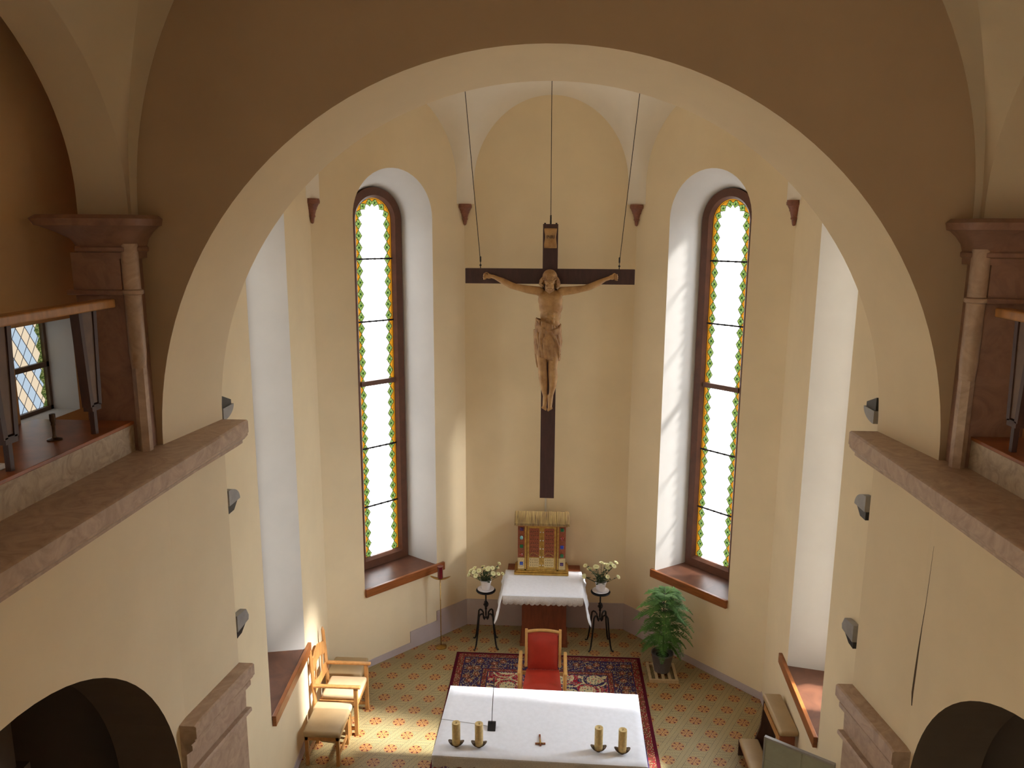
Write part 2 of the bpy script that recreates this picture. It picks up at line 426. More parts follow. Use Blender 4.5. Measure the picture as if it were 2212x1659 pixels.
def window(num, F, c, hw, fh, gh, sillrange, lab):
    D = .50; zs, z0 = 6.265, 1.17
    front = arch_outline(c, hw, zs, z0); back = arch_outline(c, fh, 6.24, 1.245)
    root = thing('window_%d' % num, lab, 'window', fpt(F, c, 1.17, .0)); root['kind'] = 'structure'; del root['category']
    # white splayed reveal
    mb = MB(); mb.grid([[fpt(F, s, z, 0) for s, z in front], [fpt(F, s, z, D) for s, z in back]])
    obj('reveal', mb, 'white', root, smooth=True, world=True, autosmooth=50)
    # frame
    mb = MB(); inn = arch_outline(c, gh, 6.24, 1.40)
    mid = arch_outline(c, gh+.035, 6.24, 1.36)
    fo = [fpt(F, s, z, D-.06) for s, z in back]; fm = [fpt(F, s, z, D-.06) for s, z in mid]; fi = [fpt(F, s, z, D-.02) for s, z in inn]; fb = [fpt(F, s, z, D+.03) for s, z in inn]
    fo0 = [fpt(F, s, z, D+.03) for s, z in back]
    for a in (fo0, fo, fm, fi, fb): a.append(a[0])
    mb.grid([fo0, fo, fm, fi, fb])
    fr = obj('window_frame', mb, 'frame', root, world=True, smooth=True, autosmooth=30)
    # glass
    g = arch_outline(c, gh+.01, 6.24, 1.39, 32)
    mb = MB(); mb.face([fpt(F, s, z, D+.01) for s, z in g], [(s-c, z) for s, z in g])
    obj('pane', mb, PANE_SUN if num > 2 else PANE, root, world=True)
    for i, z in enumerate((5.71, 4.85, 3.98, 3.04, 2.17)):
        mb = MB(); th = .035 if i == 2 else .011
        a = fpt(F, c-gh, z, D-.015); b = fpt(F, c+gh, z, D-.015)
        mb.obox((a+b)/2, b-a, (0, 0, 1), ((b-a).length, th*2, .05 if i == 2 else .02), .003)
        if i != 2:
            for k in range(5): q = a.lerp(b, (k+.5)/5); mb.obox(q, b-a, (0, 0, 1), (.028, .026, .02))
        obj('transom' if i == 2 else 'saddle_bar', mb, 'frame' if i == 2 else 'iron', root, world=True)
    # sill: sloped board and its moulded front edge
    mb = MB(); e = .012
    s0, s1 = c-hw-.0, c+hw+.0
    A = [fpt(F, s0, 1.175, -.0), fpt(F, s1, 1.175, -.0), fpt(F, c+fh+.02, 1.25, D), fpt(F, c-fh-.02, 1.25, D)]
    B = [p - Vector((0, 0, .03)) for p in A]
    mb.face(A); mb.face(B[::-1])
    for i in range(4): mb.face([A[i], A[(i+1) % 4], B[(i+1) % 4], B[i]])
    obj('sill', mb, 'sill', root, world=True)
    mb = MB(); a = fpt(F, sillrange[0], 1.135, -.022); b = fpt(F, sillrange[1], 1.135, -.022)
    mb.obox((a+b)/2, b-a, (0, 0, 1), ((b-a).length, .12, .043), .006)
    obj('sill_board', mb, 'sill_edge', root, world=True)
    return root
PANE = pane_mat('leaded_glass', .30, 6.24, 1.44, PANE_E, clear=.14)
PANE_SUN = pane_mat('clearer_leaded_glass', .33, 6.24, 1.44, PANE_E, clear=.5)
F1 = facet(1); F2R = facet(2, 1); F2L = facet(2, -1); F3R = facet(3, 1); F3L = facet(3, -1)
hole2 = arch_outline(1.215, .635, 6.265, 1.17); hole3 = arch_outline(1.83, .68, 6.265, 1.17)
wall_with_niche('wall_back', F1, None, ZT, 'wall')
wall_with_niche('wall_back_left', F2L, hole2, ZT, 'wall'); wall_with_niche('wall_back_right', F2R, hole2, ZT, 'wall')
wall_with_niche('wall_left', F3L, hole3, ZT, 'wall'); wall_with_niche('wall_right', F3R, hole3, ZT, 'wall')
window(1, F2L, 1.215, .635, .43, .29, (.46, 1.85), 'tall arched leaded window left of the crucifix')
window(2, F2R, 1.215, .635, .43, .29, (.52, 1.85), 'tall arched leaded window right of the crucifix')
window(3, F3L, 1.83, .68, .46, .32, (1.02, 2.50), 'tall window niche beside the wooden armchair, seen edge-on')
window(4, F3R, 1.83, .68, .46, .32, (.90, 2.50), 'tall window niche beside the kneeler, seen edge-on')

# vault over the apse
APEX = Vector((0, 8.45, 8.95)); CEN = Vector((0, 8.45))
def cell(mb, A, B, za, zb_spring, crown, inset):
    A, B = Vector(A), Vector(B); L = (B-A).length; t = (B-A).normalized(); n = Vector((-t.y, t.x))
    if n.dot(CEN - A) < 0: n = -n
    hw = L/2 - inset; N = 40
    def lun(tau, sgn):           # tau 0 bottom .. 1 crown, along the wall
        if tau < .12: s = hw; z = za + (zb_spring - za)*tau/.12
        else:
            a = (tau-.12)/.88*PI/2; s = hw*math.cos(a); z = zb_spring + (crown-zb_spring)*math.sin(a)
        p = A + t*(L/2 + sgn*s); return Vector((p.x, p.y, z))
    def groin(tau, C):
        C = Vector(C); d = (CEN - C).normalized(); S = C + d*.07
        a = tau*PI/2; h = 1-math.cos(a)
        p = S.lerp(CEN, h); return Vector((p.x, p.y, za + (APEX.z-za)*math.sin(a)))
    for sgn, C in ((-1, A), (1, B)):
        rows = []
        for i in range(N+1):
            tau = i/N; P = lun(tau, sgn); G = groin(tau, C)
            rows.append([P.lerp(G, k/4) for k in range(5)])
        mb.grid(rows)
    return mb
mb = MB(); v2 = lambda v, s=1: (v.x*s, v.y)
cell(mb, v2(C1, -1), v2(C1), 6.47, 6.74, 7.94, .14)
for sg in (1, -1):
    cell(mb, v2(C1, sg), v2(C2, sg), 6.47, 6.74, 7.94, .14)
    cell(mb, v2(C2, sg), v2(C3, sg), 6.47, 6.74, 8.10, .16)
cell(mb, v2(C3, 1), v2(C3, -1), 6.47, 6.74, 8.60, .05)
sobj('ceiling', mb, 'cream', 'pale umbrella vault over the altar apse', smooth=True, autosmooth=25)

# corbels in the corners
def corbel(x, y, lab):
    d = (Vector((0, 8.45)) - Vector((x, y))).normalized(); cx, cy = x + d.x*.03, y + d.y*.03
    t = thing('wall_corbel', lab, 'corbel', (cx, cy, 6.17), 0, 'red corbels under the vault ribs')
    obj('abacus', MB().lathe([(.085, .235), (.098, .245), (.10, .275), (.094, .285), (.094, .30)], seg=20), 'corbel', t, True, autosmooth=40)
    obj('cone', MB().lathe([(0, 0), (.016, .008), (.022, .03), (.030, .075), (.040, .08), (.040, .098), (.036, .105), (.052, .165), (.062, .175), (.062, .19), (.085, .235), (.085, .236)], seg=20), 'corbel', t, True, autosmooth=40)
for sg, s_ in ((-1, 'left'), (1, 'right')):
    corbel(sg*C1.x, C1.y, 'red marble corbel just %s of the crucifix beam' % s_)
    corbel(sg*C2.x, C2.y, 'red marble corbel between the tall window %s of the crucifix and the chancel arch' % s_)

# dado: low baseboards and the stepped high dado
def dado(name, F, spans, th=.012):
    mb = MB()
    for s0, s1, h in spans:
        a = fpt(F, s0, h/2, -th/2); b = fpt(F, s1, h/2, -th/2); mb.obox((a+b)/2, b-a, (0, 0, 1), ((b-a).length, h, th))
    return sobj(name, mb, 'dado')
dado('baseboard_back', F1, [(0, F1[3], .43)])
dado('baseboard_back_left', F2L, [(0, .60, .43), (.60, 1.10, .275), (1.10, F2L[3], .10)])
dado('baseboard_back_right', F2R, [(0, .62, .43), (.62, 1.12, .27), (1.12, F2R[3], .10)])
dado('baseboard_left', F3L, [(0, F3L[3], .12)]); dado('baseboard_right', F3R, [(0, F3R[3], .12)])

# floor
mb = MB(); mb.face([(-5, -4, 0), (5, -4, 0), (5, 12, 0), (-5, 12, 0)]); sobj('floor', mb, 'floor')

# ------------------------------------------------------------------ chancel arch, nave walls
# arch: soffit loft from front ring to rear ring, with jambs
def ring(R, Z, Y, n=64, z0=0.0):
    pts = [(-R, Y, z0), (-R, Y, 4.55)]
    pts += [(-R*math.cos(PI*i/n), Y, Z+R*math.sin(PI*i/n)) for i in range(0, n+1)]
    pts += [(R, Y, 4.55), (R, Y, z0)]
    return [Vector(p) for p in pts]
fr, rr = ring(RF, ZF, YF), ring(RR, ZR, YR)
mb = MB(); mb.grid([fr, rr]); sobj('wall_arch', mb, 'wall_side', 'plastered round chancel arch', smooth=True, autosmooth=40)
mb = MB()                       # spandrel wall facing the nave, and its rear side
bm = mb.bm
def fill_wall(mb, inner, xw, Y, ztop, z0=4.5):
    pts = [(-xw, z0), (-xw, ztop), (xw, ztop), (xw, z0)] + [(p.x, p.z) for p in reversed(inner) if p.z >= 4.5]
    pts = [(-xw, z0), (-xw, ztop), (xw, ztop), (xw, z0), (inner[-1].x, z0)] + [(p.x, p.z) for p in reversed(inner) if p.z > z0+.02] + [(inner[0].x, z0)]
    vs = [mb.bm.verts.new((x, Y, z)) for x, z in pts]
    es = [mb.bm.edges.new((vs[i], vs[(i+1) % len(vs)])) for i in range(len(vs))]
    bmesh.ops.triangle_fill(mb.bm, edges=es, use_beauty=True)
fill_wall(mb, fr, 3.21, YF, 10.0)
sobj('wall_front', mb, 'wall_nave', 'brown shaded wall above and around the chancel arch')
mb = MB(); fill_wall(mb, rr, 5.0, YR, 9.6, 0.0)
sobj('wall_arch_rear', mb, 'wall')
# closing wall strips beside apse
# side walls of the nave below the ledge, with archway
def side_wall(sg, cy, Ry, zsp, Rz, nm):
    xw = 2.758
    mb = MB(); bm = mb.bm
    outer = [(-4, 0), (YF, 0), (YF, 4.55), (-4, 4.55)]
    hole = [(cy+Ry, .02)] + [(cy+Ry*math.cos(PI*i/40), zsp+Rz*math.sin(PI*i/40)) for i in range(41)] + [(cy-Ry, .02)]
    es = []
    for pts in (outer, hole):
        vs = [bm.verts.new((sg*xw, y, z)) for y, z in pts]; es += [bm.edges.new((vs[i], vs[(i+1) % len(vs)])) for i in range(len(vs))]
    bmesh.ops.triangle_fill(bm, edges=es, use_beauty=True)
    # aisle behind
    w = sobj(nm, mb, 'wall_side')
    a = MB(); x2 = 4.6
    a.grid([[(sg*xw, y, z) for y, z in hole], [(sg*(xw+.5), y, z) for y, z in hole]])
    a.face([(sg*x2, -4, 0), (sg*x2, YR, 0), (sg*x2, YR, 4.5), (sg*x2, -4, 4.5)])
    a.face([(sg*(xw), -4, 4.5), (sg*x2, -4, 4.5), (sg*x2, YR, 4.5), (sg*(xw), YR, 4.5)])
    a.face([(sg*xw, -4, 0), (sg*x2, -4, 0), (sg*x2, -4, 4.5), (sg*xw, -4, 4.5)])
    a.box((min(sg*3.26, sg*x2), 5.7, 0), (max(sg*3.26, sg*x2), 5.8, 4.5))
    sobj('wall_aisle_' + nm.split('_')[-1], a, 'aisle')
    p = MB()   # pier and column deep in the aisle, barely visible
    p.box((sg*3.9-.22, 4.3, 0), (sg*3.9+.22, 4.75, 4.5)); p.box((sg*3.9-.28, 4.24, 2.2), (sg*3.9+.28, 4.81, 2.35))
    sobj('column_aisle_' + nm.split('_')[-1], p, 'aisle')
    return w
wl = side_wall(-1, 3.50, 1.79, 1.746, 1.79, 'wall_nave_left')
wr = side_wall(1, 3.74, 1.58, 2.01, 1.45, 'wall_nave_right')
# crack in the plaster on the right
mb = MB(); cp = [(5.386, 2.68), (5.392, 2.78), (5.385, 2.95), (5.378, 3.12), (5.366, 3.32), (5.35, 3.5), (5.34, 3.7), (5.33, 3.95)]
mb.tube([(2.758, y, z) for y, z in cp], [.004, .009, .009, .007, .0035, .0025, .002, .001], 6)
obj('crack', mb, 'crack', wr, label='long hairline crack in the plaster')

# cornices (ledges)
LED = [(0, 0), (0, .0), (.30, 0), (.318, -.012), (.318, -.105), (.305, -.115), (.305, -.13), (.26, -.165), (.235, -.17), (.235, -.20), (.16, -.235), (.13, -.24), (0, -.24)]
for sg, s_ in ((-1, 'left'), (1, 'right')):
    mb = MB(); xi = 2.758
    path = []
    for y, x in ((-3.5, 2.758), (YF, 2.758), (YR, RR)):
        path.append(((sg*x, y, 4.553), (-sg, 0, 0)))
    prof = [(-.04, 0)] + [(min(a, 2.758-2.44) if a > 0 else a, b) for a, b in LED[2:-1]] + [(-.04, -.24)]
    rows = []
    for y, x in ((-3.5, 2.758), (YF, 2.758), (YR, RR)):
        k = (x - 2.44)/.318
        rows.append([Vector((sg*(x - a*(k if a > 0 else 1)), y, 4.553+b)) for a, b in prof])
    mb.grid(rows); mb.face(rows[0]); mb.face(rows[-1])
    # the flat top that reaches under the gallery parapet
    mb.box((min(sg*2.70, sg*2.97), -3.5, 4.50), (max(sg*2.70, sg*2.97), YF-.01, 4.553))
    t = obj('stone_cornice', mb, 'marble', smooth=True, autosmooth=35)
    tag(t, 'long pink marble cornice ledge along the %s side wall, running through the chancel arch' % s_, 'cornice')
    # impost block of the arcade pier: cap, frieze, fillet and marble dado
    cy1 = (5.29 if sg < 0 else 5.32)
    t = thing('marble_impost', 'pink marble impost and cladding on the %s arch pier, below the long cornice' % s_, 'impost', (sg*2.70, 5.7, 0))
    def imp(prof, mt, name):
        mb = MB(); rows = []
        for y, x in ((cy1, 2.765), (YF, 2.765), (YR+.004, RR+.004)):
            rows.append([Vector((sg*(x - a), y, b)) for a, b in prof])
        mb.grid(rows); mb.face(rows[0]); mb.face(rows[-1])
        obj(name, mb, mt, t, world=True, smooth=True, autosmooth=30)
    imp([(-.02, 2.34), (.125, 2.34), (.14, 2.33), (.14, 2.235), (.125, 2.225), (.125, 2.21), (.09, 2.175), (-.02, 2.175)], 'marble', 'cap')
    imp([(-.02, 2.18), (.085, 2.18), (.10, 2.17), (.10, 2.13), (.05, 2.09), (.045, 1.90), (-.02, 1.90)], 'marble', 'frieze')
    imp([(-.02, 1.91), (.09, 1.91), (.095, 1.90), (.095, 1.875), (.05, 1.86), (-.02, 1.86)], 'marble', 'fillet')
    imp([(-.02, 1.865), (.04, 1.865), (.04, .0), (-.02, .0)], 'marble', 'cladding')

# ------------------------------------------------------------------ galleries above the ledges
def gallery(sg, s_):
    X0 = 2.87; ZS = 4.77; XO = 3.60
    def bx(mb, x0, x1, y0, y1, z0, z1, b=0): mb.box((min(sg*x0, sg*x1), y0, z0), (max(sg*x0, sg*x1), y1, z1), b)
    # pier with colonnette and capital
    t = thing('gallery_pier', 'dark red marble pier with flared capital at the %s foot of the arch wall' % s_, 'pier', (sg*3.0, 5.3, 4.553))
    mb = MB(); bx(mb, 2.80, 3.20, 5.24, 5.62, 4.553, 5.94)
    obj('shaft', mb, 'marble_dark', t, world=True)
    mb = MB(); bx(mb, 2.86, 3.20, 5.22, 5.24, 5.68, 5.94); bx(mb, 2.84, 3.235, 5.19, 5.25, 5.655, 5.69, .008)
    obj('neck_band', mb, 'marble_dark', t, world=True)
    mb = MB(); mb.tube([(sg*2.805, 5.25, 4.553), (sg*2.805, 5.25, 5.15)], [.048, .048], 6)
    mb.tube([(sg*2.805, 5.25, 5.15), (sg*2.805, 5.25, 5.26), (sg*2.805, 5.25, 6.0)], [.048, .056, .056], 18)
    mb.lathe([(.056, 0), (.070, .008), (.072, .02), (.070, .032), (.056, .04)], (sg*2.805, 5.25, 5.655), 18)
    obj('colonnette', mb, 'marble', t, world=True, smooth=True, autosmooth=35)
    mb = MB()
    secs = [(5.90, 2.762, 3.17, 5.215), (5.94, 2.760, 3.175, 5.21), (5.95, 2.745, 3.19, 5.19), (5.975, 2.745, 3.19, 5.19), (5.985, 2.755, 3.185, 5.20), (6.03, 2.74, 3.20, 5.17), (6.08, 2.70, 3.27, 5.11), (6.115, 2.66, 3.34, 5.06), (6.12, 2.64, 3.36, 5.04), (6.165, 2.63, 3.38, 5.02), (6.19, 2.66, 3.35, 5.05)]
    rows = []
    for z, xa, xb, yf in secs:
        r = min(.09, (5.62-yf)/4); pts = []
        for cx, cy, a0 in ((xa+r, yf+r, 180), (xb-r, yf+r, 270)):
            for k in range(7):
                a = math.radians(a0 + 15*k); pts.append(Vector((sg*(cx + r*math.cos(a)), cy + r*math.sin(a), z)))
        pts = [Vector((sg*xa, 5.62, z))] + pts + [Vector((sg*xb, 5.62, z))]; pts.append(pts[0])
        rows.append(pts)
    mb.grid(rows); mb.face(rows[-1][:-1]); mb.face(rows[0][:-1])
    obj('capital', mb, 'marble_dark', t, world=True, smooth=True, autosmooth=35)
    # stone parapet course with timber shelf
    mb = MB(); bx(mb, 2.875, 2.97, -3, 5.235, 4.553, 4.745)
    tag(obj('parapet_course', mb, 'marble_pale'), 'pale veined stone course under the %s gallery shelf' % s_, 'parapet')
    mb = MB(); bx(mb, 2.868, XO, -3, 5.235, 4.745, ZS, .004)
    tag(obj('gallery_shelf', mb, 'sill_edge'), 'red-brown varnished shelf inside the %s gallery opening' % s_, 'shelf')
    # rail and balusters
    t = thing('gallery_railing', 'dark wooden railing with tapered balusters in the %s gallery' % s_, 'railing', (sg*2.93, 4.4, ZS))
    mb = MB(); bx(mb, 2.885, 2.985, 1.0, 5.17, 5.575, 5.635, .012); obj('handrail', mb, 'wood_oak', t, world=True)
    for y in (4.87, 4.05, 3.25):
        b = MB(); xm = sg*2.935
        prof = [(-.055, .78), (-.055, .60), (-.03, .25), (-.03, .18), (.03, .18), (.03, .25), (.055, .60), (.055, .78)]
        b.prism([(y+p, ZS+.03+q) for p, q in prof], xm-.022, xm+.022, 0)
        bb = obj('baluster', b, 'frame_nave', t, world=True)
        c = MB()
        for e in (-1, 1):
            c.obox((xm, y+e*.062, ZS+.50), (0, e*.06, 1), (1, 0, 0), (.62, .06, .035))
        c.box((xm-.03, y-.05, ZS+.16), (xm+.03, y+.05, ZS+.2)); c.box((xm-.016, y-.016, ZS), (xm+.016, y+.016, ZS+.2))
        cc = obj('side_strip', c, 'wood_dark', bb, world=True)
    # outer wall of the gallery with a small leaded window
    y0, y1, z0, z1 = 5.10, 5.78, 4.72, 5.43
    mb = MB(); bm = mb.bm; es = []
    for pts in ([(-4, 4.5), (6.19, 4.5), (6.19, 9.4), (-4, 9.4)], [(y0, z0), (y1, z0), (y1, z1), (y0, z1)], [(1.9, z0), (3.3, z0), (3.3, 6.4), (1.9, 6.4)]):
        vs = [bm.verts.new((sg*XO, y, z)) for y, z in pts]; es += [bm.edges.new((vs[i], vs[(i+1) % len(vs)])) for i in range(len(vs))]
    bmesh.ops.triangle_fill(bm, edges=es, use_beauty=True)
    mb.face([(sg*3.19, YF, 4.5), (sg*3.19, 6.19, 4.5), (sg*3.19, 6.19, 9.4), (sg*3.19, YF, 9.4)])
    mb.face([(sg*3.19, 6.19, 4.5), (sg*XO, 6.19, 4.5), (sg*XO, 6.19, 9.4), (sg*3.19, 6.19, 9.4)])
    mb.face([(sg*3.19, YF, 4.6), (sg*XO, YF, 4.6), (sg*XO, 6.19, 4.6), (sg*3.19, 6.19, 4.6)])
    sobj('wall_gallery_' + s_, mb, 'wall_gallery')
    for num, a, b in ((5 if sg < 0 else 6, y0, y1), (7 if sg < 0 else 8, 1.9, 3.3)):  # second window of each side is unseen, added to brighten the gallery
        z1 = 5.43 if num < 7 else 6.4
        r = thing('window_%d' % num, 'small diamond-leaded window inside the %s gallery' % s_, '', (sg*XO, (a+b)/2, z0)); del r['category']; r['kind'] = 'structure'
        mb = MB(); q = [(a, z0), (b, z0), (b, z1), (a, z1), (a, z0)]
        mb.grid([[(sg*XO, y, z) for y, z in q], [(sg*(XO+.26), y, z) for y, z in q]]); obj('reveal', mb, 'white', r, world=True)
        mb = MB(); xg = XO+.24
        mb.face([(sg*xg, a, z0), (sg*xg, b, z0), (sg*xg, b, z1), (sg*xg, a, z1)], [(-.33, z0), (.33, z0), (.33, z1), (-.33, z1)])
        obj('pane', mb, PANE2 if num < 7 else PANE_FILL, r, world=True)
        mb = MB(); zm = (z0+z1)/2
        bx(mb, xg-.03, xg+.01, a, b, zm-.02, zm+.02); bx(mb, xg-.03, xg+.01, a, b, z1-.03, z1); bx(mb, xg-.03, xg+.01, b-.03, b, z0, z1); bx(mb, xg-.03, xg+.01, a, a+.03, z0, z1); bx(mb, xg-.03, xg+.01, a, b, z0, z0+.03)
        obj('window_frame', mb, 'frame_nave', r, world=True)
    # roof of the gallery
    mb = MB(); mb.face([(sg*2.75, -4, 9.0), (sg*XO, -4, 9.0), (sg*XO, 6.19, 9.0), (sg*2.75, 6.19, 9.0)])
    # side arch band (white soffit) and its lunette wall above
    cy, Ry, zs, Rz = 3.45, 1.93, 6.30, 1.45
    def arc(x, dR=0): return [(sg*x, cy+Ry+dR, 6.19)] + [(sg*x, cy+(Ry+dR)*math.cos(PI*i/48), zs+(Rz+dR)*math.sin(PI*i/48)) for i in range(49)] + [(sg*x, cy-Ry-dR, 6.19)]
    mb.grid([arc(2.86, .0), arc(3.22, .0)]); mb.grid([arc(3.22, .0), arc(3.22, .25)])
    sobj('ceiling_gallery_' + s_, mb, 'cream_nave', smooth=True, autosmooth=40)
    return
PANE_FILL = pane_mat('gallery_fill_glass', .33, 99, 4.7, 2.2)  # glow for the added gallery windows
PANE2 = pane_mat('peach_and_blue_leaded_glass', .33, 99, 4.7, .6, plain=True)
gallery(-1, 'left'); gallery(1, 'right')

# nave vault: groin vault cells
mb = MB(); NA = Vector((0, 3.45, 9.3)); NN = 36
def side_arc(sg, tau, dirn):      # along the side wall from pier to crown
    cy, Ry, zs, Rz = 3.45, 1.93, 6.30, 1.45
    if tau < .05: return Vector((sg*2.86, cy+dirn*Ry, 6.19+(zs-6.19)*tau/.05))
    a = (tau-.05)/.95*PI/2
    return Vector((sg*2.86, cy+dirn*Ry*math.cos(a), zs+Rz*math.sin(a)))
def front_arc(sg, tau, Y):
    a = tau*PI/2; return Vector((sg*2.80*math.cos(a), Y, 6.19+2.8*math.sin(a)))
def diag(sg, tau, Y):
    a = tau*PI/2; h = 1-math.cos(a); S = Vector((sg*2.80, Y + (-.10 if Y > 3 else .10)))
    p = S.lerp(Vector((0, 3.45)), h); return Vector((p.x, p.y, 6.19+(NA.z-6.19)*math.sin(a)))
for sg in (-1, 1):
    for Y, dirn in ((YF+.01, 1), (1.5, -1)):
        r1, r2 = [], []
        for i in range(NN+1):
            tau = i/NN; D = diag(sg, tau, Y)
            r1.append([front_arc(sg, tau, Y).lerp(D, k/4) for k in range(5)])
            r2.append([side_arc(sg, tau, dirn).lerp(D, k/4) for k in range(5)])
        mb.grid(r1); mb.grid(r2)
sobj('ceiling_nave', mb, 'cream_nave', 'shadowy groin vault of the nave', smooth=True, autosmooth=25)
# nave roof behind the camera
mb = MB(); mb.face([(-3.6, -4, 8.9), (3.6, -4, 8.9), (3.6, 1.5, 8.9), (-3.6, 1.5, 8.9)]); sobj('ceiling_nave_rear', mb, 'cream_nave')

# unseen outer walls and roof, added to keep stray sun out
mb = MB()
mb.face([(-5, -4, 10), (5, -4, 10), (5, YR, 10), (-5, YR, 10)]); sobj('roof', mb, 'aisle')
for sg, s_ in ((-1, 'left'), (1, 'right')):
    mb = MB(); mb.face([(sg*5, -4, 0), (sg*5, YR, 0), (sg*5, YR, 10), (sg*5, -4, 10)]); mb.face([(sg*3.6, -4, 4.5), (sg*5, -4, 4.5), (sg*5, -4, 10), (sg*3.6, -4, 10)])
    sobj('wall_outer_block_' + s_, mb, 'aisle')
# ------------------------------------------------------------------ wall lamps on the walls behind the arch piers
def wall_lamp(sg, z, kind, lab, y):
    """half-round fitting with its flat side towards the nave; y is that flat side"""
    t = thing('wall_lamp', lab, 'lamp', (sg*2.70, y, z), 0, 'grey wall lamps behind the arch piers')
    inn = -sg; n = 12; mb = MB(); x0 = 0; x1 = inn*.055
    if kind == 'down':
        mb.prism([(0, -.03)] + [(.225*math.sin(PI/2*(1-i/n)), -.03+.135*math.cos(PI/2*(1-i/n))) for i in range(n+1)], x0, x1, 0)
        dk = [(0, -.03), (.20, -.03), (.11, -.10), (0, -.10)]
    elif kind == 'up':
        mb.prism([(0, .0)] + [(.215*math.sin(PI/2*(1-i/n)), -.105*math.cos(PI/2*(1-i/n))) for i in range(n+1)], x0, x1, 0)
        dk = [(0, .0), (.19, .0), (.19, .04), (0, .11)]
    else:
        mb.prism([(0, .10), (.20, .07), (.25, -.01), (.24, -.05), (0, -.05)], x0, x1, 0)
        dk = [(0, -.05), (.22, -.05), (.10, -.11), (0, -.11)]
    obj('housing', mb, 'steel', t)
    mb = MB(); mb.prism(dk, x0, x1*.8, 0); obj('mouth', mb, 'black', t)
for sg, s_ in ((-1, 'left'), (1, 'right')):
    for z, k, w in ((4.70, 'up', 'upturned grey wall lamp just above the %s marble cornice'), (3.88, 'down', 'round-topped grey wall lamp below the %s marble cornice'), (2.74, 'box', 'box-shaped grey wall lamp, lowest on the %s pier')):
        wall_lamp(sg, z - (.06 if sg < 0 else 0), k, w % s_, 6.27 if sg > 0 else 6.205)

